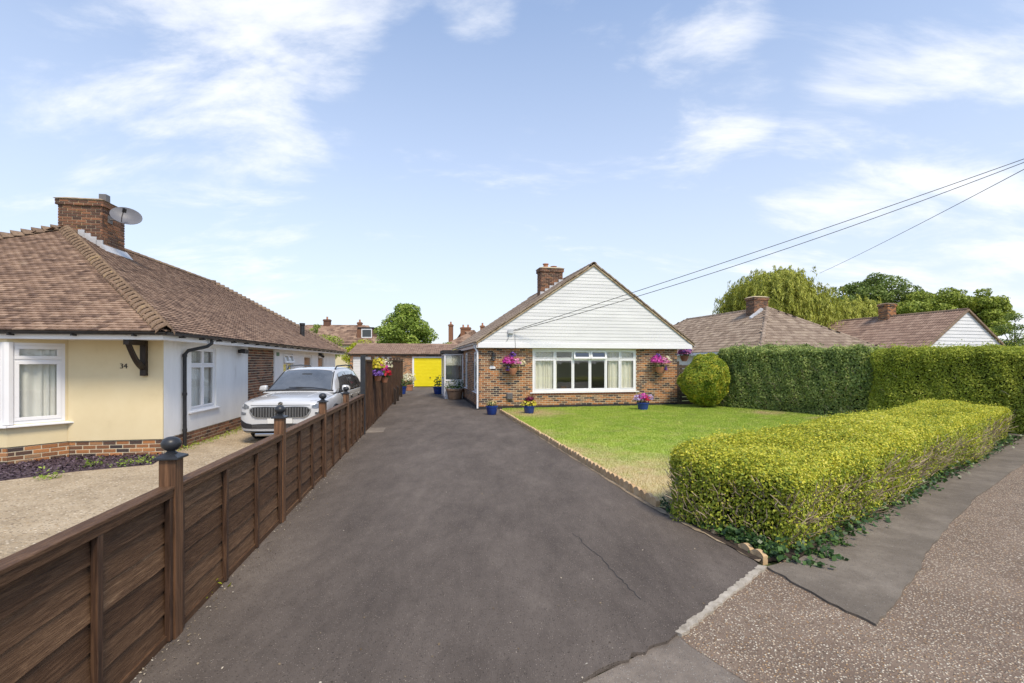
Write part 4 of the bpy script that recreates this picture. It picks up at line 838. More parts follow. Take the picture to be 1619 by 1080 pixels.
# ------------------------------------------------------------------ garage at the end of the drive
g0 = at(553.5, 611.8, 33.6); GR = Frame(g0.x, g0.y, 6.0)
garage = empty('garage', GR.o, GR.a, 'brick garage block with a yellow up-and-over door and a white one', 'garage')
gq = lambda px: GR.ony(px, 600)[0]
yd = (gq(654.5), gq(705.5)); wd = (gq(558), gq(619)); GW = gq(742); GH = 2.26; DH = 2.08
mb = MB(); wall(mb, 'y', .006, .24, 0, GW, 0, GH, [(yd[0]-.12,yd[1]+.12,-1,DH+.09), (wd[0],wd[1],-1,DH+.1)]); gw = mb.build('front_wall', m_mortar, garage)
bricks(gw, (0,.006,0), (1,0,0), (0,-1,0), GW, 0, 30, m_brick, holes=[(yd[0]-.12,yd[1]+.12,-1,DH+.09), (wd[0],wd[1],-1,DH+.1)], n_ind=150, joined='front_brickwork')
mb = MB(); mb.box(.006,.24,.26,5.6,0,GH); mb.box(GW-.24,GW-.006,.26,5.6,0,GH); mb.box(.24,GW-.24,5.4,5.6,0,GH); mb.build('rear_wall', m_mortar, garage)
fr = MB(); fr.box(yd[0]-.12,yd[0],-.01,.1,0,DH); fr.box(yd[1],yd[1]+.12,-.01,.1,0,DH); fr.box(yd[0]-.12,yd[1]+.12,-.01,.1,DH,DH+.09); fr.build('door_frame', m_upvc, garage)
def ribbed(x0, x1, z0, z1, n, mat, name):
    b = MB(); V = []; F = []; h = (z1-z0)/n
    for k in range(n):
        za = z0+k*h
        for (zz, yy) in ((za,.05),(za+h*.12,.03),(za+h*.88,.03),(za+h,.05)): V += [(x0,yy,zz),(x1,yy,zz)]
    m_ = len(V)//2; F = [(2*i,2*i+1,2*i+3,2*i+2) for i in range(m_-1)]; b._add(V, F); b.box(x0,x1,.052,.09,z0,z1); return b.build(name, mat, garage)
yd_ = ribbed(yd[0]+.003, yd[1]-.003, .02, DH-.004, 20, m_yellow, 'garage_door'); yd_['label'] = 'bright yellow ribbed up-and-over garage door'
s = MB(); xm = (yd[0]+yd[1])/2; s.box(xm-.03,xm+.03,.0,.03,.62,.70); s.tube([(xm,.02,.66),(xm,-.03,.66),(xm+.05,-.03,.62)],.012,6); s.build('handle', m_black, yd_)
ribbed(wd[0]+.003, wd[1]-.003, .02, DH+.09, 12, m_wdoor, 'garage_door')['label'] = 'white ribbed garage door behind the tall fence'
ga = MB(); ga.box(-.1,GW+.1,-.16,-.13,GH-.02,GH+.1); ga.build('fascia', m_tar, garage)
rd = MB(); e0, e1 = Vector((-.15,-.2,GH+.08)), Vector((-.15,2.9,GH+.86)); rd.prism([(-.15,-.2,GH+.06),(-.15,2.9,GH+.84),(-.15,5.8,GH+.06)], (GW+.3,0,0)); roof_g = rd.build('roof', m_verge, garage)
pieces('roof_tile', roof_g, tiles((-.15,-.2,GH+.065), (1,0,0), (0,3.1,.78), GW+.3, 3.19, .30, .30, .38, .028, lambda a,b: b < 3.1 and a < GW+.28, stagger=False), 'pantile', m_ctile2, 300, 'slope_tiles')
pieces('ridge_tile', roof_g, line_tiles((-.15,2.9,GH+.84),(GW+.15,2.9,GH+.84),.44,.12,.46), 'half', m_ctile2, 40)

# ------------------------------------------------------------------ boundary fence
ZF = 1.0
fang = math.atan2(-FD.x, FD.y)      # local y along the fence
GRP_LOW = 'low fence panels along the driveway'
def board_mesh(name, L, h, th=.02, seed=0):
    """feather-edged board: wavy lower edge, thicker there; x = towards the driveway, y along"""
    r = random.Random(seed); n = 12; V = []
    ph = r.uniform(0,6)
    for k in range(n+1):
        y = L*k/n; w = .004*math.sin(ph+k*.9)+.003*math.sin(ph*2+k*2.1)
        V += [(.0,y,h),(-.006,y,h),(-.006,y,0),(th,y,w),(th-.002,y,w+.012)]
    F = []
    for k in range(n):
        a = k*5; b = a+5
        for i in range(5): F.append((a+i, a+(i+1)%5, b+(i+1)%5, b+i)[::-1])
    F += [tuple(range(5)), tuple(range(n*5+4, n*5-1, -1))]
    me = bpy.data.meshes.new(name); me.from_pydata(V, [], F); me.update(); me.materials.append(m_fence); return me
def fence_panel(par, t0, t1, z0, z1, nb, battens, rail=.07):
    """part of the fence: its capping mesh, with boards, battens and rails as sub-parts; local y along the fence"""
    L = t1-t0; H = z1-z0; h = (H-.10)/nb; b = MB(); b.box(-.036,.058,.0,L,H-.022,H); e = b.build('fence_panel', m_fence, par, bevel=.004); e.location = (0, t0, z0)
    ml = [board_mesh('board', L-.02, h+.03, .016, s) for s in (random.randint(0,999), random.randint(0,999))]
    for k in range(nb):
        o = bpy.data.objects.new('board', ml[k % 2]); C.objects.link(o); o.parent = e; o.location = (random.uniform(-.003,.003), .01, .04+k*h); o.rotation_euler = (R(random.uniform(-.25,.25)), R(random.uniform(-.8,.8)), 0)
    for k in range(battens+2):
        y = .02+(L-.04)*k/(battens+1); wv = random.uniform(.9,1.1)*.02; b = MB(); b.box(.016,.050,y-wv,y+wv,.0,H-rail); b.build('batten', m_fencev, e, bevel=.003)
        b = MB(); b.box(-.03,-.008,y-wv,y+wv,.0,H-.03); b.build('rear_batten', m_fencev, e)
    b = MB(); b.box(.014,.052,.0,L,H-rail,H-.022); b.build('top_rail', m_fence, e, bevel=.003)
    b = MB(); b.box(-.03,.03,.0,L,-.03-z0,.04); b.build('gravel_board', m_fence, e, bevel=.003)
    return e
def fence_post(par, t, z, ball, w, mat):
    b = MB(); b.box(-w,w,-w,w,-.05,z); e = b.build('fence_post', mat, par, bevel=.005); e.location = (.012, t, 0)
    if ball:
        b = MB(); c = w+.022; b.box(-c,c,-c,c,z,z+.014); b.hexa([(-c,-c,z+.014),(c,-c,z+.014),(c,c,z+.014),(-c,c,z+.014),(-.03,-.03,z+.034),(.03,-.03,z+.034),(.03,.03,z+.034),(-.03,.03,z+.034)]); b.build('cap', m_cap, e, bevel=.003)
        prof = [(.034,z+.028),(.036,z+.038),(.024,z+.046),(.024,z+.05)]+[(.058*math.cos(a),z+.095+.048*math.sin(a)) for a in np.linspace(-1.15,1.57,12)]
        b = MB(); b.lathe(prof, (0,0,0), 24); b.build('ball_finial', m_cap, e, smooth=True)
    return e
pt = [-4.45, -2.30, -.18, 2.07, 4.18, 6.22, 8.56]
p0 = fpt(0); low = empty('fence', p0, fang, 'low brown lap-board fence with ball-topped posts along the driveway', 'fence')
for i in range(len(pt)-1): fence_panel(low, pt[i]+.05, pt[i+1]-.05, .02, ZF, 6, 2 if i < 5 else 3)
for t in pt[:-1]: fence_post(low, t, 1.17, True, .05, m_post)
tallf = empty('fence', p0, fang, 'tall dark lap-board fence starting at a slate-grey post', 'fence')
fence_post(tallf, pt[-1], 1.95, False, .055, m_cap)['label'] = 'slate-grey painted end post'
tt = pt[-1]+.06; k = 0
while tt < 23.5:
    t1 = tt+1.86; fence_panel(tallf, tt, t1, .05, 1.88+.02*((k*7) % 3-1), 12, 5, rail=.05); fence_post(tallf, t1+.05, 1.97, False, .045, m_fencev); tt = t1+.10; k += 1
for (px, py) in ((612.5,640), (618.5,634.5), (624.5,628)):
    q = gp(px, py); s = MB(); s.prism([(-.05,-.06,-.03),(.05,-.06,-.03),(.05,-.06,.62),(-.05,-.06,.72)], (0,.12,0)); tq = (Vector((q.x,q.y))-FA).dot(FD); pq = fpt(tq, .16)
    prop(s.build('repair_spur', m_darkwood, None, bevel=.004), 'short black repair spur bolted beside a tall fence post', 'post', 'repair spurs along the tall fence').matrix_basis = Matrix.Translation((pq.x,pq.y,0)) @ Matrix.Rotation(fang,4,'Z')

# ------------------------------------------------------------------ parked car
cf = Vector((-5.05, 10.34, 0.0)); car = empty('parked_car', cf, R(6.0), 'white estate SUV with slatted chrome grille parked beside the white wall', 'car')
def yf(x): return .20*(abs(x)/.93)**4
st_ = [(0.0,.60,.32,.86),(.022,.73,.27,.905),(.065,.825,.24,.935),(.13,.885,.22,.955),(.26,.915,.21,.975),(.48,.922,.20,1.0),(.75,.925,.20,1.025),(1.05,.93,.20,1.045),(1.35,.935,.20,1.075),(1.7,.935,.20,1.085),(2.4,.94,.20,1.09),(3.2,.94,.21,1.10),(3.9,.93,.23,1.11),(4.3,.905,.26,1.11),(4.52,.86,.30,1.08),(4.62,.80,.34,1.02),(4.66,.72,.42,.95)]
bm = bmesh.new(); rows = []
for (y, w, zb_, zt2) in st_:
    h = zt2-zb_; prof = [(0,zb_),(.55,zb_),(.88,zb_+.01),(.975,zb_+.10*h),(1.0,zb_+.36*h),(1.0,zb_+.60*h),(.985,zb_+.76*h),(.95,zb_+.88*h),(.88,zb_+.955*h),(.62,zb_+h*1.0),(.3,zb_+h*1.012),(0,zb_+h*1.016)]
    ring = [(x*w, z) for x, z in prof]; full = ring+[(-x, z) for x, z in ring[-2:0:-1]]
    rows.append([bm.verts.new((x, y, z)) for x, z in full])
n = len(rows[0])
for a, b in zip(rows, rows[1:]):
    for i in range(n): bm.faces.new((a[i], a[(i+1)%n], b[(i+1)%n], b[i]))
bm.faces.new(rows[0][::-1]); bm.faces.new(rows[-1])
bmesh.ops.recalc_face_normals(bm, faces=bm.faces)
me = bpy.data.meshes.new('body'); bm.to_mesh(me); bm.free(); body = link('body', me, m_paint, car)
ss = body.modifiers.new('s', 'SUBSURF'); ss.levels = 2; ss.render_levels = 2
cut = MB()
for yy in (.96, 3.74):
    for sx in (-1, 1): cut.lathe([(.001,sx*.62),(.405,sx*.62),(.405,sx*1.1),(.001,sx*1.1)], (0,yy,.36), 32, axis='X')
cuto = cut.build('cutter', None, car); bmx = bmesh.new(); bmx.from_mesh(cuto.data); bmesh.ops.remove_doubles(bmx, verts=bmx.verts, dist=.002); bmesh.ops.recalc_face_normals(bmx, faces=bmx.faces); bmx.to_mesh(cuto.data); bmx.free()
bo = body.modifiers.new('b', 'BOOLEAN'); bo.object = cuto; bo.operation = 'DIFFERENCE'; bo.solver = 'EXACT'
bpy.context.view_layer.update(); ev = body.evaluated_get(bpy.context.evaluated_depsgraph_get()); nm = bpy.data.meshes.new_from_object(ev); body.modifiers.clear(); body.data = nm
nm.polygons.foreach_set('use_smooth', [True]*len(nm.polygons)); bpy.data.objects.remove(cuto)
try: nm.set_sharp_from_angle(angle=R(35))
except Exception: pass
from mathutils.bvhtree import BVHTree
bvh = BVHTree.FromPolygons([v.co[:] for v in nm.vertices], [tuple(p.vertices) for p in nm.polygons])
def nose(x, z):
    h = bvh.ray_cast(Vector((x,-1,z)), Vector((0,1,0))); return h[0].y if h[0] is not None and h[0].y < .6 else yf(x)
# cabin
cs = [(1.22,.83,1.06,.80,1.075),(1.40,.835,1.165,.755,1.20),(1.68,.84,1.345,.70,1.385),(1.96,.845,1.51,.655,1.56),(2.12,.85,1.565,.64,1.615),(2.45,.855,1.60,.635,1.655),(3.2,.86,1.605,.63,1.665),(3.9,.85,1.575,.615,1.635),(4.22,.84,1.54,.60,1.595),(4.36,.83,1.44,.62,1.48),(4.58,.80,1.08,.72,1.09)]
bm = bmesh.new(); rows = []
def cab(i, f):
    y, wb_, zr, wr, zc = cs[i]; zb_ = 1.045; bulge = .03*math.sin(math.pi*min(f,1))
    return (wb_+(wr-wb_)*f+bulge, y, zb_+(zr-zb_)*f)
for i, (y, wb_, zr, wr, zc) in enumerate(cs):
    pr = [(cab(i,0)[0],1.045),(cab(i,.5)[0],cab(i,.5)[2]),(wr,zr),(wr*.93,zr+(zc-zr)*.55),(wr*.6,zr+(zc-zr)*.92),(0,zc)]
    full = pr+[(-x,z) for x, z in pr[-2::-1]]; rows.append([bm.verts.new((x,y,z)) for x, z in full])
n = len(rows[0])
for a, b in zip(rows, rows[1:]):
    for i in range(n-1): bm.faces.new((a[i], b[i], b[i+1], a[i+1]))
bm.faces.new(rows[0]); bm.faces.new(rows[-1][::-1]); bmesh.ops.recalc_face_normals(bm, faces=bm.faces)
me = bpy.data.meshes.new('cabin'); bm.to_mesh(me); bm.free(); me.polygons.foreach_set('use_smooth', [True]*len(me.polygons)); cabin = link('cabin', me, m_paint, car)
try: me.set_sharp_from_angle(angle=R(32))
except Exception: pass
# windscreen following the cabin front, set 12 mm proud
V = []; cols = 14; rws = [(0.10,0),(1,0),(2,0),(3,0),(3.25,0)]
def cpt(fi, x):  # surface point at fractional station fi, lateral fraction x of roof width
    i = min(int(fi), len(cs)-2); f = fi-i; A, B = cs[i], cs[i+1]; L_ = [A[k]+(B[k]-A[k])*f for k in range(5)]; y, wb_, zr, wr, zc = L_
    ax = abs(x); z = zc+(zr-zc)*(0 if ax == 0 else (ax**2.6)); return Vector((x*wr, y, z))
off = Vector((0,-.012,.012))
fis = [.25,.6,1.0,1.5,2.0,2.5,3.0,3.35]
for fi in fis:
    for k in range(cols+1): V.append(cpt(fi, (-1+2*k/cols)*(.93))+off)
W = MB(); W._add(V, [(r*(cols+1)+k, r*(cols+1)+k+1, (r+1)*(cols+1)+k+1, (r+1)*(cols+1)+k) for r in range(len(fis)-1) for k in range(cols)]); wsn = W.build('windscreen', m_carglass, car, smooth=True)
V = []
for fi in (.22, 3.42):
    pass
ed = MB()   # black windscreen surround
for xx in (-.955,.955): ed.tube([cpt(f, xx)+off for f in fis], .014, 5)
ed.tube([cpt(.2, -1+2*k/12)+off for k in range(13)], .022, 5); ed.tube([cpt(3.38, (-1+2*k/12)*.95)+off*.8 for k in range(13)], .010, 5)
ed.build('windscreen_trim', m_black, car)
s = MB(); s.box(-.12,.12,1.80,1.9,1.455,1.50); s.build('mirror_pod', m_black, wsn)
def side_pt(y, f, sx):
    i = max(k for k in range(len(cs)-1) if cs[k][0] <= y); a, b = cab(i, f), cab(i+1, f); q = (y-cs[i][0])/(cs[i+1][0]-cs[i][0]); p = [a[k]+(b[k]-a[k])*q for k in range(3)]; return Vector((sx*(p[0]+.012), y, p[2]))
for sx in (-1, 1):
    for (ya0, ya1, yb0, yb1) in ((1.56,2.68,2.02,2.66), (2.74,3.60,2.72,3.52), (3.66,4.28,3.58,4.12)):
        V = []; m_ = 8
        for k in range(m_+1):
            yb_ = ya0+(ya1-ya0)*k/m_; yt_ = yb0+(yb1-yb0)*k/m_
            for f in (.12,.35,.6,.9): y = yb_+(yt_-yb_)*(f-.12)/.78; V.append(side_pt(min(max(y,1.25),4.3), f, sx))
        w_ = MB(); w_._add(V, [(k*4+j, (k+1)*4+j, (k+1)*4+j+1, k*4+j+1) for k in range(m_) for j in range(3)]); w_.build('side_window', m_carglass, car, smooth=True)
    s = MB(); s.tube([side_pt(y, .07, sx) for y in np.linspace(1.5,4.3,10)], .012, 5); s.build('window_trim', m_chrome, car)
    s = MB(); s.tube([(sx*.60,2.15,1.60),(sx*.615,2.28,1.685),(sx*.62,3.2,1.705),(sx*.605,4.0,1.68),(sx*.59,4.2,1.60)], .02, 6); s.build('roof_rail', m_black, car, smooth=True)
    mi = MB(); V = []; 
    prof = [(.0,-.02),(.05,-.05),(.085,-.0),(.09,.08),(.07,.10)]
    mi.hexa([(sx*.91,1.56,1.06),(sx*1.12,1.60,1.07),(sx*1.11,1.72,1.07),(sx*.91,1.74,1.06),(sx*.91,1.57,1.22),(sx*1.09,1.62,1.20),(sx*1.08,1.71,1.20),(sx*.91,1.73,1.22)]); mo = mi.build('door_mirror', m_paint, car, smooth=True); md = mo.modifiers.new('b','BEVEL'); md.width = .055; md.segments = 4; md.limit_method = 'NONE'
    s = MB(); s.box(sx*.84,sx*.97,1.60,1.70,1.045,1.085); s.build('mirror_arm', m_black, mo)
    for yy in (2.55, 3.45): s = MB(); s.box(sx*.935,sx*.962,yy-.1,yy+.1,.90,.93); s.build('door_handle', m_paint, car, bevel=.008)
    # wheel arch trim, wheels
    for yy in (.96, 3.74):
        s = MB(); pts = [(sx*.928, yy+.42*math.cos(a), .36+.42*math.sin(a)) for a in np.linspace(-.25, math.pi+.25, 22)]; s.tube(pts, .026, 6); s.build('wheel_arch', m_black, car, smooth=True)
        w_ = MB(); w_.lathe([(.235,-.10),(.30,-.115),(.345,-.105),(.362,-.075),(.365,0),(.362,.075),(.345,.105),(.30,.115),(.235,.10)], (sx*.80,yy,.362), 40, axis='X'); wh = w_.build('wheel', m_rubber, car, smooth=True)
        g2 = MB()
        for k in range(60):
            a = 2*math.pi*k/60
            for xo in (-.06,0,.06): c_, s_2 = math.cos(a), math.sin(a); g2.hexa([(sx*.80+xo-.022,yy+(.362)*c_-.006*s_2,.362+.362*s_2+.006*c_),(sx*.80+xo+.022,yy+.362*c_-.006*s_2,.362+.362*s_2+.006*c_),(sx*.80+xo+.022,yy+.362*c_+.006*s_2,.362+.362*s_2-.006*c_),(sx*.80+xo-.022,yy+.362*c_+.006*s_2,.362+.362*s_2-.006*c_),(sx*.80+xo-.022,yy+.369*c_-.006*s_2,.362+.369*s_2+.006*c_),(sx*.80+xo+.022,yy+.369*c_-.006*s_2,.362+.369*s_2+.006*c_),(sx*.80+xo+.022,yy+.369*c_+.006*s_2,.362+.369*s_2-.006*c_),(sx*.80+xo-.022,yy+.369*c_+.006*s_2,.362+.369*s_2-.006*c_)])
        g2.build('tread', m_rubber, wh)
        r_ = MB(); r_.lathe([(.0,.06),(.05,.07),(.06,.05),(.2,.03),(.235,.06),(.24,.09)], (sx*.80,yy,.362), 30, axis='X')
        for k in range(5):
            a = 2*math.pi*k/5; r_.tube([(sx*(.80+.075),yy+.04*math.cos(a),.362+.04*math.sin(a)),(sx*(.80+.085),yy+.225*math.cos(a),.362+.225*math.sin(a))], [.035,.022], 6)
        r_.build('rim', m_alloy, wh, smooth=True)
    fs_ = MB()
# front trim following the bowed nose
def fstrip(xs, lo, hi, off, th, name, mat, par=None, slope=0.0):
    V = []; q_ = np.linspace(0, len(xs)-1, 1+(len(xs)-1)*3); lo = np.interp(q_, range(len(xs)), lo); hi = np.interp(q_, range(len(xs)), hi); xs = np.interp(q_, range(len(xs)), xs); n = len(xs)
    for x, a, b in zip(xs, lo, hi):
        for (z, o) in ((a,-off),(b,-off),(b,-off+th),(a,-off+th)): V.append((x, nose(x, z)+o, z))
    F = []
    for k in range(n-1):
        for j in range(4): F.append((k*4+j, k*4+(j+1)%4, (k+1)*4+(j+1)%4, (k+1)*4+j)[::-1])
    F += [(0,1,2,3), ((n-1)*4+3,(n-1)*4+2,(n-1)*4+1,(n-1)*4)]
    m_ = MB(); m_._add(V, F); return m_.build(name, mat, par or car, bevel=.004)
lin_ = lambda a, b, n: list(np.linspace(a, b, n))
SLP = .16
xs = [-.64,-.58,-.5,-.3,-.12,0,.12,.3,.5,.58,.64]; glo = [.71,.615,.575,.57,.57,.57,.57,.57,.575,.615,.71]; ghi = [.775,.815,.825,.83,.825,.82,.825,.83,.825,.815,.775]
gr = fstrip(xs, glo, ghi, .022, .05, 'grille', m_alloy)
fstrip([x*.965 for x in xs], [z+.020 for z in glo], [z-.014 for z in ghi], .030, .03, 'grille_mesh', m_black, gr)
for sx in (-1, 1):
    for k in range(9):
        x = sx*(.10+.058*k); zl_, zh_ = (.60 if k < 8 else .645), (.802 if k < 8 else .79); s = MB(); ya_, yb_ = nose(x, zl_)-.048, nose(x, zh_)-.048
        for dx in (-.008, .008): s.hexa([(x+dx-.003,ya_,zl_),(x+dx+.003,ya_,zl_),(x+dx+.003,ya_+.03,zl_),(x+dx-.003,ya_+.03,zl_),(x+dx-.003,yb_,zh_),(x+dx+.003,yb_,zh_),(x+dx+.003,yb_+.03,zh_),(x+dx-.003,yb_+.03,zh_)])
        s.build('slat', m_alloy, gr)
for sx in (-1, 1):
    fstrip([sx*x for x in (.655,.73,.80,.87)], [.785,.772,.78,.815], [.835,.872,.888,.885], .012, .05, 'headlight', m_lens)
    fstrip([sx*x for x in (.72,.80,.85)], [.645,.64,.65], [.695,.705,.71], .010, .05, 'fog_light', m_lens)
    fstrip([sx*x for x in (.60,.72,.80,.868)], [.345,.35,.365,.42], [.445,.47,.51,.55], .012, .06, 'corner_intake', m_black)
fstrip([-.60,-.4,0,.4,.60], [.345]*5, [.44,.45,.45,.45,.44], .014, .06, 'lower_intake', m_black)
for k in range(3): fstrip([-.59,-.3,0,.3,.59], [.362+.028*k]*5, [.369+.028*k]*5, .022, .02, 'intake_bar', m_grey)
fstrip([-.80,-.7,-.4,0,.4,.7,.80], [.25,.235,.23,.23,.23,.235,.25], [.30,.295,.288,.288,.288,.295,.30], .022, .10, 'lower_bumper', m_black)
s = MB(); s.box(-.55,.55,.03,.3,.175,.245); s.build('skid_plate', m_alloy, car, bevel=.02)
fstrip([-.26,0,.26], [.455]*3, [.565]*3, .035, .04, 'number_plate', m_plate)
ey = nose(0,.878)-.006
s = MB(); s.lathe([(.0,.016),(.03,.014),(.046,.006),(.048,-.012)], (0,ey,.878), 20, axis='Y'); em = s.build('emblem', m_black, car, smooth=True); s = MB(); s.lathe([(.046,.004),(.046,.016),(.039,.016),(.039,.004)], (0,ey,.878), 20, axis='Y'); s.build('emblem_ring', m_chrome, em)
s = MB(); s.prism([(-.028,ey-.014,0.868),(-.006,ey-.014,0.865),(.024,ey-.014,0.881),(.03,ey-.014,0.895),(.008,ey-.014,0.889),(-.012,ey-.014,0.885)], (0,-.006,0)); s.build('emblem_arrow', m_chrome, em)
for sx in (-1,1): s = MB(); s.tube([(sx*.30,.16,.925),(sx*.42,.6,1.018),(sx*.52,1.15,1.064)], .007, 4); s.build('bonnet_crease', m_paint, car)
def top_z(x, y):
    h = bvh.ray_cast(Vector((x,y,3)), Vector((0,0,-1))); return h[0].z if h[0] is not None else 1.0
def flank(y, z, sx):
    h = bvh.ray_cast(Vector((sx*3,y,z)), Vector((-sx,0,0))); return h[0].x if h[0] is not None else sx*.93
m_gap = pm('panel_gap', (.02,.02,.022), rough=.9)
for sx in (-1, 1):
    s = MB(); s.tube([(sx*x, y, top_z(sx*x, y)) for x, y in ((.60,.10),(.70,.18),(.79,.32),(.815,.6),(.82,.9),(.825,1.22))], .0045, 4); s.build('bonnet_gap', m_gap, car)
    for yy in (1.52, 2.72, 3.62):
        s = MB(); s.tube([(flank(yy,z,sx), yy, z) for z in np.linspace(.42,1.0,8)], .0045, 4); s.build('door_gap', m_gap, car)
    s = MB(); s.tube([cpt(.30, sx*.62+.2)+off*2, cpt(.55, sx*.1+.25)+off*2.2, cpt(.62, sx*.1-.25)+off*2.2], .009, 4); s.build('wiper', m_black, car)
s = MB(); s.tube([(x, nose(x,.850)-.002, .850) for x in np.linspace(-.62,.62,15)], .005, 4); s.build('bonnet_gap', m_gap, car)
s = MB(); s.box(-.7,.7,.5,4.2,.16,.24); s.build('underbody', m_black, car)

# ------------------------------------------------------------------ planters and baskets
def lpetals(name, c, rad, n, size, mat, parent, flat=.7, zmin=-.2):
    P = rng.normal(size=(n,3)); P /= np.linalg.norm(P, axis=1)[:,None]; P[:,2] = np.maximum(P[:,2], zmin); N_ = P.copy(); P = P*np.array(rad)*rng.uniform(.75,1.08,(n,1))+np.array(c)
    return leafmesh(name, P, N_, size, mat, parent, spread=.35, aspect=.95)
def plant(parent, c, rad, blooms, n=160, leaf=.06, mat=None):
    P = rng.normal(size=(n,3)); P /= np.linalg.norm(P, axis=1)[:,None]; N_ = P.copy(); P[:,2] = np.maximum(P[:,2],-.35); P = P*np.array(rad)*rng.uniform(.2,1.0,(n,1))**.6+np.array(c)
    leafmesh('foliage', P, N_+np.array([0,0,.4]), leaf, mat or m_potleaf, parent, spread=.8)
    for (dc, rr, k, sz, fm) in blooms:
        for j in range(3):   # three layers of petals make each bloom cluster deep
            lpetals('blooms', Vector(c)+Vector(dc)*1.1, [q*(1.15-.14*j) for q in rr], k*2//3, sz, fm, parent)
def pot(mb, r, h, z=0): mb.lathe([(.001,z+.012),(r*.70,z),(r*.76,z+.01),(r*.97,z+h*.80),(r*1.06,z+h*.84),(r*1.06,z+h),(r*.95,z+h),(r*.90,z+h*.86),(.001,z+h*.86)], (0,0,0), 24)
def planter(name, px, py, r, h, mat, label, group, blooms, rad, n=160, leaf=.06, off=(0,0), z=0.012):
    p = gp(px, py, z); e = empty(name, (p.x+off[0], p.y+off[1], z), 0, label, 'flower pot', group)
    b = MB(); pot(b, r, h); b.build('pot', mat, e, smooth=True); b = MB(); b.lathe([(.001,h*.9),(r*.93,h*.885)], (0,0,0), 16); b.build('soil', m_soil, e)
    plant(e, (0,0,h+rad[2]*.45), rad, blooms, n, leaf); return e
planter('flower_pot', 777.5, 655.5, .20, .30, m_blue, 'round blue glazed pot of pale straw-coloured flowers by the white downpipe', None, [((0,0,.0),(.20,.18,.13),60,.045,flower('straw_petal',(.55,.42,.16),(.70,.58,.30)))], (.17,.17,.13))
planter('flower_pot', 836.5, 654, .20, .27, m_blue, 'blue ribbed pot of yellow and maroon pansies below the front window', None, [((0,0,-.02),(.27,.22,.13),80,.06,f_yel), ((.03,0,.13),(.17,.14,.12),60,.06,f_dark)], (.24,.22,.16), off=(0,0), z=.03)
planter('flower_pot', 1016.5, 648, .22, .27, m_blue, 'bright blue pot of pink and lilac flowers against the brick wall', None, [((-.12,0,.05),(.22,.18,.15),70,.07,f_lil), ((0,-.05,.1),(.16,.14,.13),60,.07,f_mag), ((.1,-.06,.04),(.12,.12,.12),40,.07,f_red), ((.24,0,.06),(.12,.12,.14),40,.06,f_lil)], (.28,.24,.18), z=.03)
planter('flower_pot', 635, 623, .27, .42, m_blue, 'blue glazed pot of grey-green foliage by the tall fence end', None, [], (.34,.3,.34), n=220, leaf=.10)
planter('flower_pot', 646, 617.5, .30, .36, m_terr, 'terracotta pot of cream flowers beside the garage corner', None, [((0,0,.18),(.42,.38,.34),150,.10,f_cream)], (.42,.38,.40), n=220, leaf=.10)
planter('flower_pot', 692.5, 623, .27, .42, m_blue, 'blue glazed pot holding a small upright shrub before the yellow door', None, [], (.24,.22,.46), n=150, leaf=.10)
planter('flower_pot', 719, 631, .40, .50, m_brownpot, 'large brown clay pot of low shrubs beside the glazed porch', None, [], (.55,.42,.38), n=320, leaf=.09)
def basket(name, w, label, blooms, rad, wall_n, potmat=None, group=None, n=180, leaf=.06, ang=0.0, arm=.3):
    e = empty(name, w, ang, label, 'hanging basket', group); b = MB(); b.lathe([(.001,-.26),(.10,-.25),(.16,-.12),(.18,0),(.165,0),(.12,-.10),(.001,-.12)], (0,0,0), 20); b.build('basket_bowl', potmat or m_terr, e, smooth=True)
    b = MB(); b.tube([(0,arm,.60),(0,.02,.62),(0,0,.58)], .008, 5); b.tube([(0,arm-.01,.62),(0,arm-.01,.25)], .008, 5); b.tube([(0,arm,.30),(0,.10,.61)], .006, 5)
    for k in range(3): a = 2.1*k+.5; b.tube([(.165*math.cos(a),.165*math.sin(a),0),(0,0,.58)], .003, 4)
    b.build('bracket', m_black, e); plant(e, (0,0,.06), rad, blooms, n, leaf); return e
xb1, zb1 = HR.ony(808.5, 585, -.28); basket('hanging_basket', HR.m @ Vector((xb1+.05,-.28,zb1+.08)), 'hanging basket of magenta and cream petunias beside the wall lantern', [((-.13,-.03,.16),(.24,.18,.20),90,.085,f_mag), ((.10,-.03,.14),(.22,.18,.17),60,.085,f_pink), ((.28,0,.10),(.16,.12,.14),40,.075,f_cream), ((0,0,.36),(.12,.1,.12),30,.07,f_pur), ((-.15,0,-.1),(.1,.1,.16),30,.06,f_pur)], (.34,.24,.26), None, ang=HR.a, arm=.27)
xb2, zb2 = HR.ony(1044, 583, -.28); basket('hanging_basket', HR.m @ Vector((xb2-.02,-.28,zb2+.08)), 'hanging basket of magenta petunias on the brick right of the window', [((-.12,-.03,.16),(.26,.18,.20),90,.085,f_mag), ((.18,-.03,.12),(.22,.18,.16),50,.08,f_pink), ((.32,0,.20),(.12,.10,.16),30,.07,f_cream), ((-.08,0,.32),(.15,.1,.1),30,.07,f_pur), ((.24,0,-.14),(.08,.08,.1),20,.07,f_pur)], (.34,.24,.26), None, ang=HR.a, arm=.27)
xb3, zb3 = HR.ony(1082, 562, .9); basket('hanging_basket', HR.m @ Vector((xb3,.9,zb3)), 'trailing lilac basket hung at the side of the house by the gate', [((0,0,.06),(.42,.2,.24),120,.08,flower('mauve_petal',(.32,.06,.26),(.56,.26,.50))), ((-.1,0,.1),(.3,.2,.2),60,.07,f_pur)], (.42,.2,.24), None, ang=HR.a+R(90), arm=.3)
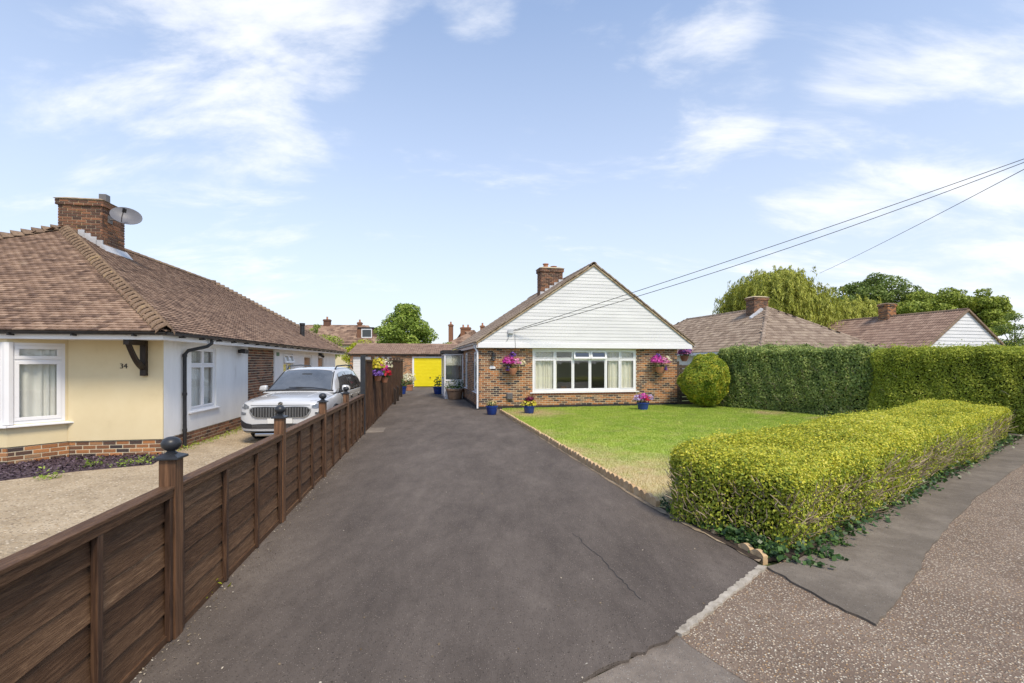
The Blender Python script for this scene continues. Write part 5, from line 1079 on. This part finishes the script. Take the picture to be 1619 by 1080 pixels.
for (px, py, lab, bl) in ((597, 592, 'terracotta wall pot of yellow and purple flowers on the tall fence', [((0,0,.18),(.2,.24,.22),90,.08,f_yel), ((0,-.12,-.04),(.15,.18,.12),50,.08,f_pur)]),
                          (608, 596, 'terracotta wall pot of red and cream flowers on the tall fence', [((0,0,.06),(.2,.3,.18),80,.09,f_red), ((0,.3,.3),(.2,.34,.2),50,.08,f_cream), ((0,-.2,.2),(.14,.16,.2),40,.09,f_mag)])):
    # on the fence face: intersect the view ray with the fence line
    r = ray(px, py); nn = Vector((FD.y,-FD.x)); t_ = (FA+nn*.16).dot(nn)/Vector((r.x,r.y)).dot(nn); w = Vector((r.x*t_, r.y*t_, CAMZ+r.z*t_))
    e = empty('wall_pot', w, fang, lab, 'flower pot'); b = MB(); b.lathe([(.001,-.18),(.08,-.18),(.125,-.02),(.135,0),(.12,0),(.001,-.05)], (0,0,0), 16); b.build('pot', m_terr, e, smooth=True); b = MB(); b.box(-.16,-.10,-.02,.02,-.12,.0); b.build('hook', m_black, e); plant(e, (0,0,.06), (.2,.28,.2), bl, 150, .08)

# ------------------------------------------------------------------ lawn edging: scalloped stones
edging = empty('lawn_edging', edge_b, 0, 'row of scalloped sandstone edging stones between lawn and driveway', 'edging')
dirE = (edge_a-edge_b); LE_ = dirE.length; dirE.normalize(); nE = Vector((-dirE.y, dirE.x, 0)); 
em = bpy.data.meshes.new('edging_stone'); V = []; n = 9; wst = .152
for yy in (-.028, .028):
    V += [(0,yy,-.05),(wst,yy,-.05)]+[(wst*(1-k/(n-1)), yy*(.8 if 0 < k < n-1 else 1), .082+.034*math.sin(math.pi*k/(n-1))) for k in range(n)]
m_ = n+2; F = [tuple(range(m_)), tuple(range(2*m_-1, m_-1, -1))]+[(k,(k+1)%m_,m_+(k+1)%m_,m_+k)[::-1] for k in range(m_)]
em.from_pydata(V, [], F); em.update(); em.materials.append(m_edge)
k = 0; a_e = math.atan2(dirE.y, dirE.x)
while k*.155 < LE_:
    o = bpy.data.objects.new('edging_stone', em); C.objects.link(o); o.parent = edging; p = dirE*(k*.155)+nE*random.uniform(-.006,.006); o.location = (p.x, p.y, .012+random.uniform(-.008,.006)); o.rotation_euler = (R(random.uniform(-4,4)), R(random.uniform(-1.5,1.5)), a_e+R(random.uniform(-2,2))); k += 1
d2 = (gp(1195,886)-edge_b); l2 = d2.length; d2.normalize()
for k in (1,2,5,8,9):     # the last few stones, sunk among the ivy
    o = bpy.data.objects.new('edging_stone', em); C.objects.link(o); o.parent = edging; p = d2*min(l2-.1, k*.165); o.location = (p.x+.05, p.y+.02, -.035); o.rotation_euler = (R(random.uniform(-24,4)), 0, math.atan2(d2.y,d2.x)+R(random.uniform(-6,6)))

# ------------------------------------------------------------------ hedges, bush, ivy
hd = Vector((9.55, 7.05)).normalized(); ha = math.atan2(hd.y, hd.x)
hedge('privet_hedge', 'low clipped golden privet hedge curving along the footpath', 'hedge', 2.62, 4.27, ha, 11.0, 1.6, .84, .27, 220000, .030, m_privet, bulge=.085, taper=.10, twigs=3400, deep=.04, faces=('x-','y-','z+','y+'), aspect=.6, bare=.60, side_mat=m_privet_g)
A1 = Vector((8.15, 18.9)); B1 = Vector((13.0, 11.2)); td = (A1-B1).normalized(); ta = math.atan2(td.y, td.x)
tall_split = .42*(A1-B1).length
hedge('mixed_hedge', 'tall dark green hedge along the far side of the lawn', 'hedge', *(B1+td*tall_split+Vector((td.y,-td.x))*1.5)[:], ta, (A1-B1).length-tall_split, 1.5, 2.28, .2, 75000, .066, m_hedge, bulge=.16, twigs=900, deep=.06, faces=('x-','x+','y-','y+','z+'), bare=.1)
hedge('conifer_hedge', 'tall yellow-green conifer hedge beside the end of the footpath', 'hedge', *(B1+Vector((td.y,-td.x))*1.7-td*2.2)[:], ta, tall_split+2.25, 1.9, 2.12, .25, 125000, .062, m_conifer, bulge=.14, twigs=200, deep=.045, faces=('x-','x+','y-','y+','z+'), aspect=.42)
bc = gp(1117, 649); bush = empty('round_bush', (bc.x+.27, bc.y+.8, 0), 0, 'golden variegated bush clipped to a ball next to the wooden gate', 'bush')
n = 22000; P = rng.normal(size=(n,3)); P /= np.linalg.norm(P, axis=1)[:,None]; N_ = P.copy(); rr = np.array([.88,.86,1.0])*(1+vnoise(P,2.2,9)*.10+vnoise(P,5,4)*.09+vnoise(P,11,6)*.05)[:,None]; P = P*rr*(1-np.abs(rng.normal(size=(n,1)))*.06)+np.array([0,0,1.10]); k_ = P[:,2] > .04; leafmesh('foliage', P[k_], N_[k_], .07, m_gold, bush, spread=.7)
s = MB(); s.lathe([(.001,.15)]+[(.66*math.cos(a),1.1+.78*math.sin(a)) for a in np.linspace(-1.2,1.5,10)], (0,0,0), 16); s.build('inner_shade_core', m_core, bush); s = MB(); s.tube([(0,0,-.02),(0,0,.5)], .06, 8); s.build('trunk', m_bark, bush)  # dark filler body paints the shade inside the bush; trunk below
# ivy spilling from the foot of the low hedge
P = []
for k in range(2100):
    u = random.random()
    if u < .30: t = random.random(); q = edge_b.lerp(gp(1215,888), t); q = q+Vector((random.gauss(.14,.06),random.gauss(.08,.04),0))
    else: t = random.random()**1.1; q = Vector((2.66,4.30,0)).lerp(Vector((11.8,11.1,0)), t)+Vector((random.gauss(-.02,.075),random.gauss(.02,.075),0))
    P.append((q.x, q.y, .025+abs(random.gauss(0,.05))))
for k in range(700): q = edge_b.lerp(gp(1222,890), random.random()**.7)+Vector((random.gauss(.07,.05),random.gauss(.03,.04),0)); P.append((q.x, q.y, .025+abs(random.gauss(0,.05))))
for (px, py) in ((1300,880),(1330,862),(1322,886),(1290,896)):      # runners across the path
    a = gp(px-45, py-8); b = gp(px+18, py+4)
    for _ in range(30): P.append(tuple(a.lerp(b, random.random())+Vector((random.gauss(0,.035),random.gauss(0,.035),.025+abs(random.gauss(0,.012))))))
P = np.array(P); leafmesh('ivy', P, np.tile([0,-.3,1.0],(len(P),1)), .048, m_ivy, None, spread=.7, aspect=.9, kind='stuff')['label'] = 'dark ivy spilling from the foot of the low hedge'
grass('grass', lawn_pts, 230000, .030, .011, m_blade, .032)
def tuft(px, py, label, n=60, h=.12, r=.10, mat=None, z=0.0, leaf=.05):
    p = gp(px, py, z); e = empty('weed', (p.x,p.y,z), 0, label, 'weed', 'weeds'); P = np.stack([rng.normal(0,r,n), rng.normal(0,r,n), np.abs(rng.normal(0,h,n))+.01],1); leafmesh('leaves', P, np.tile([0,0,.6],(n,1)), leaf, mat or m_maple, e, spread=.9, aspect=.4); return e
for px, py in ((146,738),(200,737),(228,734),(80,757)): tuft(px, py, 'small green weed growing in the slate chippings', 70, .07, .09)
tuft(330, 938, 'small leafy weed at the foot of the fence by the drive', 14, .03, .06, m_lime, leaf=.06, z=.012)
P = []
for k in range(1000):
    y = random.uniform(.3, 7.6); x = abs(random.gauss(.10,.10))+.02; w = HL.m @ Vector((x, y, 0)); P.append((w.x, w.y, .015+abs(random.gauss(0,.03))*(1.2 if math.sin(y*2.3) > 0 else .4)))
P = np.array(P); leafmesh('wall_foot_weeds', P, np.tile([0,0,.6],(len(P),1)), .05, m_ash, None, spread=.9, aspect=.35, kind='stuff')['label'] = 'straggling weeds along the foot of the side wall'
# slate bed under the cream wall
bed = [HL.m @ Vector(p) for p in ((.1,.03,0),(-1.6,.03,0),(BX,BY+.02,0),(-4.6,BY+.02,0))] + [gp(-330,800), gp(0,761), gp(120,746), gp(241,735), gp(262,722)]
sheet('slate_bed', bed, .012, m_slate, thick=.012)
bp_ = np.array([[p.x,p.y] for p in bed]); n = 9000; P = np.stack([rng.uniform(bp_[:,0].min(),bp_[:,0].max(),n), rng.uniform(bp_[:,1].min(),bp_[:,1].max(),n)],1); P = P[inside(P, bed)]; P = np.c_[P, rng.uniform(.014,.035,len(P))]
leafmesh('slate_chippings', P, np.tile([0,0,1.0],(len(P),1)), .05, m_slate, None, spread=.35, aspect=.6, kind='stuff')['label'] = 'purple slate chippings below the cream wall'
# loose grit and dead leaves along the fence foot
n = 700; t = rng.uniform(-3,12,n); P = np.array([tuple(fpt(a, abs(random.gauss(.06,.06))+.03)) for a in t]); P[:,2] = .018; leafmesh('leaf_litter', P, np.tile([0,0,1.0],(n,1)), .018, pm('litter',[(0,(.10,.07,.04)),(.6,(.30,.24,.16)),(1,(.55,.50,.42))],scale=9,rnd=1,rough=.9), None, spread=.3, aspect=.5, kind='stuff')['label'] = 'dry leaf litter and grit along the fence foot'

lp = [Vector(p) for p in drive_pts]; n = 2600; P = np.stack([rng.uniform(-6,2.2,n), 2.6+26*rng.uniform(0,1,n)**2],1); P = P[inside(P, lp)]; P = P[:420]; P = np.c_[P, np.full(len(P), .0165)]
leafmesh('drive_grit', P, np.tile([0,0,1.0],(len(P),1)), .013, MATS['litter'], None, spread=.3, aspect=.7, szvar=.7, kind='stuff')['label'] = 'stray grit and bits on the driveway'
# ------------------------------------------------------------------ side gate
q0, zq0 = HR.ony(1071.5, 600, .05); gate = empty('side_gate', HR.m @ Vector((q0,.05,0)), HR.a, 'weathered wooden side gate of horizontal boards beside the brick bungalow', 'gate')
s = MB(); s.box(-.05,.05,-.05,.05,-.03,1.82); s.build('gate_post', m_old, gate, bevel=.006); s = MB(); s.box(1.55,1.65,-.05,.05,-.03,1.82); s.build('gate_post', m_old, gate, bevel=.006)
bmq = unit_mesh('gate_board', 'box'); bmq.materials.append(m_old)
for k in range(10): o = bpy.data.objects.new('gate_board', bmq); C.objects.link(o); o.parent = gate; o.location = (.05, -.012+random.uniform(-.004,.004), .04+k*.165); o.scale = (1.5, .024, .135)
s = MB(); s.box(.12,.20,.012,.05,.05,1.68); s.box(1.35,1.43,.012,.05,.05,1.68); s.build('gate_brace', m_old, gate)

# ------------------------------------------------------------------ neighbouring houses on the right
def tiled(parent, name, quads, w, gauge, kind, mat, joined, n_ind=150):
    rd = MB()
    for q in quads: rd.poly([Vector(p)-Vector((0,0,.02)) for p in q])
    r = rd.build('roof', m_deck, parent); allm = []
    for q in quads:
        q = [Vector(p) for p in q]; u = (q[1]-q[0]).normalized(); nn = (q[1]-q[0]).cross(q[-1]-q[0]).normalized(); v = nn.cross(u); L = (q[1]-q[0]).length
        P2 = [((p-q[0]).dot(u), (p-q[0]).dot(v)) for p in q]; S = max(p[1] for p in P2)
        def reg(a, b, P2=P2): return bool(inside(np.array([[a, b]]), [Vector((x,y,0)) for x, y in P2])[0])
        allm += tiles(q[0], u, v, L, S, w, gauge, gauge*1.25, .024, reg, stagger=False)
    pieces('roof_tile', r, allm, kind, mat, n_ind, joined); return r
NC = at(1203, 556, 23.6); NF = Frame(NC.x, NC.y, 14.0); hn = empty('bungalow', NF.o, NF.a, 'bungalow with mottled grey-brown hipped roof behind the tall hedge', 'house')
w4 = 4.15; ez = 2.32; nz_ = 5.02; rl = 8.0
ap = Vector((w4,w4,nz_)); ap2 = Vector((w4,w4+rl,nz_)); q1, q2, q3, q4 = Vector((0,0,ez)), Vector((2*w4,0,ez)), Vector((2*w4,2*w4+rl,ez)), Vector((0,2*w4+rl,ez))
rn = tiled(hn, 'roof', [(q1,q2,ap), (q2,q3,ap2,ap), (q3,q4,ap2), (q4,q1,ap,ap2)], .30, .30, 'pantile', m_ctile, 'slope_tiles', 300)
for a, b in ((q1,ap),(q2,ap),(q4,ap2),(q3,ap2),(ap,ap2)): pieces('ridge_tile', rn, line_tiles(a, b, .40, .12, .43), 'half', m_ctile, 60)
b = MB(); b.box(.4,2*w4-.4,.4,.6,0,ez); b.box(.4,.6,.6,2*w4+rl-.4,0,ez); b.box(2*w4-.6,2*w4-.4,.6,2*w4+rl-.4,0,ez); b.box(.6,2*w4-.6,2*w4+rl-.6,2*w4+rl-.4,0,ez); b.build('wall', m_white_r, hn)
b = MB(); b.box(-.02,2*w4+.02,-.05,-.02,ez-.14,ez+.02); b.box(-.05,-.02,-.05,2*w4+rl,ez-.14,ez+.02); b.box(-.02,.4,-.02,2*w4+rl,ez-.14,ez-.12); b.box(.4,2*w4,-.02,.4,ez-.14,ez-.12); b.build('fascia', m_upvc, hn)
# small hipped side wing
wy0, wy1, wd_ = 8.5, 13.0, 1.6; wa = [(-wd_,wy1,ez),(-wd_,wy0,ez),(-.2,wy0+1.6,ez+1.15),(-.2,wy1-1.6,ez+1.15)]
s2 = Vector((1.6,(wy0+wy1)/2-.5,ez+1.75)); s3 = Vector((1.6,(wy0+wy1)/2+.5,ez+1.75))
tiled(hn, 'wing_roof', [((-wd_,wy1,ez),(-wd_,wy0,ez),(.55,wy0+1.75,ez+1.40),(.55,wy1-1.75,ez+1.40)), ((-wd_,wy0,ez),(2.2,wy0,ez),(2.2,wy0+1.75,ez+1.40),(.55,wy0+1.75,ez+1.40))], .30, .30, 'pantile', m_ctile, 'wing_tiles', 0)
b = MB(); b.box(-wd_+.3,.4,wy0+.3,wy1-.3,0,ez); b.build('wing_wall', m_white_r, hn)
chimney(hn, w4-.75, w4+.25, w4+.2, w4+.9, nz_-1.0, nz_+.72, [], m_brickd, 60, m_lichen)
b = MB(); b.hexa([(w4-1.05,w4+.05,nz_-.75),(w4-.3,w4-.02,nz_-.22),(w4-.3,w4+.2,nz_-.1),(w4-1.05,w4+.25,nz_-.6),(w4-1.05,w4+.05,nz_-.60),(w4-.3,w4-.02,nz_-.02),(w4-.3,w4+.2,nz_+.06),(w4-1.05,w4+.25,nz_-.5)]); b.build('flashing', m_lead, hn)
# gabled house further right
MC = at(1528, 490, 30.0); MFr = Frame(MC.x, MC.y, 14.0); hm = empty('bungalow', MFr.o, MFr.a, 'bungalow with brown tiled roof and white boarded gable above the conifer hedge', 'house')
hw = 4.6; az2 = MC.z; ez2 = az2-hw*math.tan(R(35.5)); dl = 15.0
tiled(hm, 'roof', [((-hw,dl,ez2),(-hw,-.1,ez2),(0,-.1,az2),(0,dl,az2)), ((hw,-.1,ez2),(hw,dl,ez2),(0,dl,az2),(0,-.1,az2))], .30, .33, 'pantile', m_ctile2, 'slope_tiles', 300)
gb = MB(); gb.poly([(-hw+.1,.0,ez2),(hw-.1,.0,ez2),(0,.0,az2-.06)]); gm = gb.build('gable', m_board, hm)
z = ez2+.02
while z < az2-.1:
    z2 = min(z+.21, az2-.07); f0, f1 = (az2-z)/(az2-ez2)*(hw-.06), (az2-z2)/(az2-ez2)*(hw-.06); b = MB(); b.hexa([(-f0,-.035,z),(f0,-.035,z),(f0,.01,z),(-f0,.01,z),(-f1,-.008,z2),(f1,-.008,z2),(f1,.01,z2),(-f1,.01,z2)]); b.build('weatherboard', m_board, gm); z += .215
b = MB()
for sx in (-1,1): b.hexa([(sx*hw,-.16,ez2-.06),(sx*hw,-.02,ez2-.06),(0,-.02,az2-.06),(0,-.16,az2-.06),(sx*hw,-.16,ez2+.05),(sx*hw,-.02,ez2+.05),(0,-.02,az2+.05),(0,-.16,az2+.05)])
b.build('verge', m_hip, hm)
b = MB(); b.box(-hw+.4,hw-.4,.02,.2,0,ez2+.1); b.box(-hw+.4,-hw+.6,.2,dl-.3,0,ez2+.1); b.box(hw-.6,hw-.4,.2,dl-.3,0,ez2+.1); b.box(-hw+.6,hw-.6,dl-.4,dl-.2,0,ez2+.1); b.build('wall', m_brickd, hm)
pieces('ridge_tile', hm.children[0], line_tiles((0,-.1,az2),(0,dl,az2),.42,.12,.45), 'half', m_hip, 50)
cyy = MFr.onx(1411, 505, 0.0)[0]; chimney(hm, -.45, .35, cyy, cyy+.7, az2-.8, az2+.95, [], m_brick, 60, m_hip)
# far houses seen over the garage
def far_house(px0, px1, pyr, pye, Y, ang, label, chs, dormer=None, hip=0.0):
    p = at(px0, pye, Y); q = at(px1, pye, Y); L = q.x-p.x; ze = p.z; zr = CAMZ+(HY-pyr)*(Y+3.5)/FPX; e = empty('house', (p.x,p.y,0), R(ang), label, 'house'); D2 = 3.5
    h_ = hip*D2
    rd = MB(); rd._add([(-.2,-.3,ze),(L+.2,-.3,ze),(L+.2,2*D2+.3,ze),(-.2,2*D2+.3,ze),(h_,D2,zr),(L-h_,D2,zr)], [(0,1,5,4),(2,3,4,5),(1,2,5),(3,0,4),(0,3,2,1)]); r = rd.build('roof', m_tile, e)
    tm_ = tiles((-.2,-.3,ze), (1,0,0), (0,D2+.3,zr-ze), L+.4, math.hypot(D2+.3,zr-ze), .5, .34, .40, .03, lambda a, b: (a-.2) > h_*b/4 and (a-.2) < L-h_*b/4+.0)
    pieces('roof_tile', r, tm_, 'box', m_tile, 0, 'slope_tiles')
    b = MB(); b.box(0,L,0,.25,0,ze+.05); b.box(0,.25,.25,2*D2,0,ze+.05); b.box(L-.25,L,.25,2*D2,0,ze+.05); b.box(.25,L-.25,2*D2-.25,2*D2,0,ze+.05); b.build('wall', m_cream, e)
    for (cpx, hgt, wdt, yy) in chs:
        x = (cpx-px0)/(px1-px0)*L; b = MB(); b.box(x-wdt/2,x+wdt/2,yy,yy+.6,ze,zr+hgt); b.box(x-wdt/2-.06,x+wdt/2+.06,yy-.06,yy+.66,zr+hgt-.22,zr+hgt-.08); c = b.build('chimney', m_brickd, r)
        for k in range(max(1, int(wdt/.45))): b = MB(); xx = x-wdt/2+(k+.5)*wdt/max(1,int(wdt/.45)); b.lathe([(.13,zr+hgt-.02),(.11,zr+hgt+.3),(.14,zr+hgt+.34),(.09,zr+hgt+.34)], (xx,yy+.3,0), 10); b.build('chimney_pot', m_terr, c)
    if dormer:
        x0_, x1_, z0_, z1_ = [(v-px0)/(px1-px0)*L for v in dormer[:2]]+[CAMZ+(HY-v)*(Y+1.2)/FPX for v in dormer[2:]]
        b = MB(); b.box(x0_,x1_,.9,3.4,z0_-.3,z1_); d = b.build('dormer', m_brickd, e); b = MB(); b.box(x0_+.1,x1_+.15,.8,3.5,z1_,z1_+.15); b.build('dormer_roof', m_tar, d)
        b = MB(); xa = x0_+(x1_-x0_)*.3; b.box(xa,x1_-.05,.86,.9,z0_,z1_-.05); b.build('window', m_upvc, d); b = MB(); b.box(xa+.12,x1_-.15,.84,.86,z0_+.12,z1_-.17); b.build('pane', m_darkglass, d)
    return e
far_house(440, 592, 514, 545, 58, 3, 'far house with long brown roof and a flat-roofed dormer window', [(501,.75,.8,3.2),(555,.4,.5,3.2)], dormer=(559,584,534,519), hip=.5)
far_house(690, 775, 522, 552, 60, -6, 'far house with hipped brown roof and several tall chimneys', [(705,.7,.5,2.5),(728,.35,1.3,3.2),(758,.5,.5,2.4)], hip=1.2)

# ------------------------------------------------------------------ trees
def tree(name, label, X, Y, H, rx, ry, crown0, nleaf, size, mat, group=None, clumps=46, clump_r=.30, trunk=.18, seed=1, flat=0.0, cat='tree'):
    """tapered trunk with limbs running to leaf clumps spread through an uneven ellipsoid"""
    r = np.random.default_rng(seed); e = empty(name, (X,Y,0), 0, label, cat, group); cz = (H+crown0)/2; rz = (H-crown0)/2
    cc = r.normal(size=(clumps,3)); cc /= np.linalg.norm(cc, axis=1)[:,None]; cc *= (r.uniform(.25,1,(clumps,1))**.5)*.84; cc[:,2] = np.where(cc[:,2] < -.5, cc[:,2]*.6, cc[:,2]); C_ = cc*np.array([rx,ry,rz]); C_[:,:2] *= (1-flat*(cc[:,2:3]+.2)); C_ += np.array([0,0,cz])
    cr_ = clump_r*min(rx,rz)*r.uniform(.65,1.35,clumps); P = []; N_ = []
    w = cr_**2; cnt = r.multinomial(nleaf, w/w.sum())
    for c, q, k in zip(C_, cr_, cnt):
        d = r.normal(size=(k,3)); d /= np.linalg.norm(d, axis=1)[:,None]; p = d*q*(r.uniform(.35,1,(k,1))**.45)*np.array([1.15,1.15,.72]); p += (vnoise(p+c, 5/q, 2)*q*.12)[:,None]*d; P.append(p+c); N_.append(d*.6+np.array([0,0,.5]))
    leafmesh('crown', np.concatenate(P), np.concatenate(N_), size, mat, e, spread=.7, aspect=.6)
    t = MB(); fork = crown0+.25*rz; t.tube([(0,0,-.1),(.05,0,crown0*.5),(0,.05,fork),(.05,0,cz)], [trunk*1.3,trunk,trunk*.8,trunk*.5], 10); t.build('trunk', m_bark, e, smooth=True)
    l = MB()
    for i in r.permutation(clumps)[:22]:
        c = Vector(C_[i]); a = Vector((0,0,fork+(c.z-fork)*.25)); mid = a.lerp(c,.5)+Vector((0,0,.12*rz)); l.tube([a,mid,c], [trunk*.45,trunk*.28,trunk*.08], 5)
    l.build('limbs', m_bark, e, smooth=True); return e
p = at(642, 550, 47); tree('garden_tree', 'bushy green garden tree rising behind the garage roof', p.x, 47, 7.9, 3.2, 2.8, 1.3, 26000, .20, m_maple, clumps=80, clump_r=.22, seed=3, flat=.55)
p = at(700, 552, 50); tree('garden_shrub', 'low green shrub between the garage roof and the far chimneys', p.x, 50, 3.9, 1.9, 1.5, .6, 6000, .18, m_maple, clumps=22, clump_r=.4, seed=8, cat='shrub', trunk=.08)
p = at(606, 552, 41); tree('golden_shrub', 'bright lime-yellow shrub peeping over the garage roof', p.x-1.3, 41, 3.6, 1.5, 1.0, .5, 6000, .12, m_lime, clumps=20, clump_r=.4, seed=5, cat='shrub', trunk=.06)
p = at(551, 560, 36.2); tree('lime_shrub', 'lime-green shrub squeezed between left bungalow and garage', p.x-.2, 38.5, 3.5, .9, .9, .2, 5000, .12, m_lime, clumps=18, clump_r=.4, seed=6, cat='shrub', trunk=.06)
p = at(458, 520, 36); tree('slender_tree', 'thin small tree showing above the end of the left roof', p.x, 40, 5.3, .9, .8, 2.4, 2600, .14, m_maple, clumps=14, clump_r=.42, seed=11, trunk=.09)
p = at(495, 530, 42); tree('back_shrub', 'yellow-green shrub behind the black flue', p.x, 44, 4.6, 1.6, 1.2, 1.6, 4000, .14, m_ash, clumps=18, clump_r=.42, seed=12, cat='shrub', trunk=.08)
p = at(1395, 480, 62); tree('spreading_tree', 'broad dark green tree behind the neighbouring roofs', p.x, 62, 13.9, 7.4, 5.0, 3.2, 38000, .30, m_oak, clumps=80, clump_r=.24, seed=21, trunk=.35)
p = at(1505, 490, 56); tree('spreading_tree', 'lighter green spreading tree above the boarded gable', p.x, 56, 11.2, 8.0, 5.0, 2.5, 42000, .28, m_ash, clumps=90, clump_r=.22, seed=22, trunk=.35)
p = at(1603, 520, 46); tree('slim_tree', 'thin sparse tree beside the boarded gable by the conifer hedge', p.x, 46, 6.7, 1.6, 1.4, 1.2, 3500, .16, m_oak, clumps=24, clump_r=.32, seed=23, trunk=.12)
def willow(name, label, X, Y, H, rx, rz_c, n_str, seed, leafn=34):
    r = np.random.default_rng(seed); e = empty(name, (X,Y,0), 0, label, 'tree'); P = []; T = []; t = MB(); t.tube([(0,0,-.1),(.1,0,H*.3),(0,0,H*.55),(0,0,H*.8)], [.4,.34,.26,.1], 10); t.build('trunk', m_bark, e, smooth=True); lm = MB()
    heads = r.normal(size=(44,3)); heads /= np.linalg.norm(heads,axis=1)[:,None]; heads[:,2] = np.abs(heads[:,2])*.8+.1; heads = heads*np.array([rx*.78,rx*.72,rz_c*.75])+np.array([0,0,H-rz_c*1.02])
    for h in heads: lm.tube([(0,0,H*.5),Vector((0,0,H*.5)).lerp(Vector(h),.6)+Vector((0,0,.5)),h], [.16,.09,.03], 5)
    lm.build('limbs', m_bark, e)
    for s in range(n_str):
        h = heads[r.integers(44)]+r.normal(size=3)*np.array([.75,.7,.45]); out = h.copy(); out[2] = 0; out = out/(np.linalg.norm(out)+1e-6)+r.normal(size=3)*.35; L = r.uniform(1.2,3.4)
        f = r.uniform(0,1,leafn); p = h[None]+np.stack([out[0]*.55*f**.6, out[1]*.55*f**.6, .38*np.sin(np.pi*np.minimum(f*1.6,1))-L*f**1.7],1)+r.normal(size=(leafn,3))*.06; P.append(p)
    P = np.concatenate(P); n = len(P); N_ = P-np.array([0,0,H*.55]); N_[:,2] *= .3; N_ /= np.linalg.norm(N_,axis=1)[:,None]
    leafmesh('crown', P, N_, .34, m_willow, e, spread=.5, aspect=.2, droop=2.2); return e
p = at(1232, 480, 42); willow('weeping_willow', 'large weeping willow towering behind the hipped bungalow roof', p.x, 42, 10.7, 4.1, 4.8, 2800, 31)
p = at(1338, 500, 46); willow('weeping_willow', 'smaller pale willow between the large willow and the dark tree', p.x, 46, 7.9, 2.4, 2.6, 900, 32)

# ------------------------------------------------------------------ overhead wires and their pole
m_wire = pm('wire', (.05,.05,.055), rough=.6); top = at(1662, 241, 14.2)
pole = empty('telegraph_pole', (top.x, top.y, 0), 0, 'brown wooden telegraph pole carrying the overhead wires', 'pole'); b = MB(); b.tube([(0,0,-.1),(0,0,top.z+.35)], [.14,.10], 14); b.build('shaft', m_old, pole, smooth=True); b = MB(); b.box(-.5,.5,-.05,.05,top.z-.06,top.z+.06); b.build('crossarm', m_old, pole)
def wire(a, b, sag, label, r=.011):
    a, b = Vector(a), Vector(b); n = 24; m = MB(); m.tube([a.lerp(b,k/n)-Vector((0,0,sag*4*(k/n)*(1-k/n))) for k in range(n+1)], r, 5); prop(m.build('overhead_wire', m_wire, None, smooth=True), label, 'wire')
ba = HR.m @ Vector((xk+.16, GY-.13, zk+.06)); wire(top+Vector((-.1,0,.06)), ba, .10, 'upper of two overhead wires running to the white gable'); wire(top+Vector((-.1,0,-.02)), ba+Vector((.02,0,-.03)), .28, 'lower of two overhead wires running to the white gable')
wire(top+Vector((.1,0,-.02)), at(1296,432,40), .1, 'overhead wire running down into the willow', r=.012)
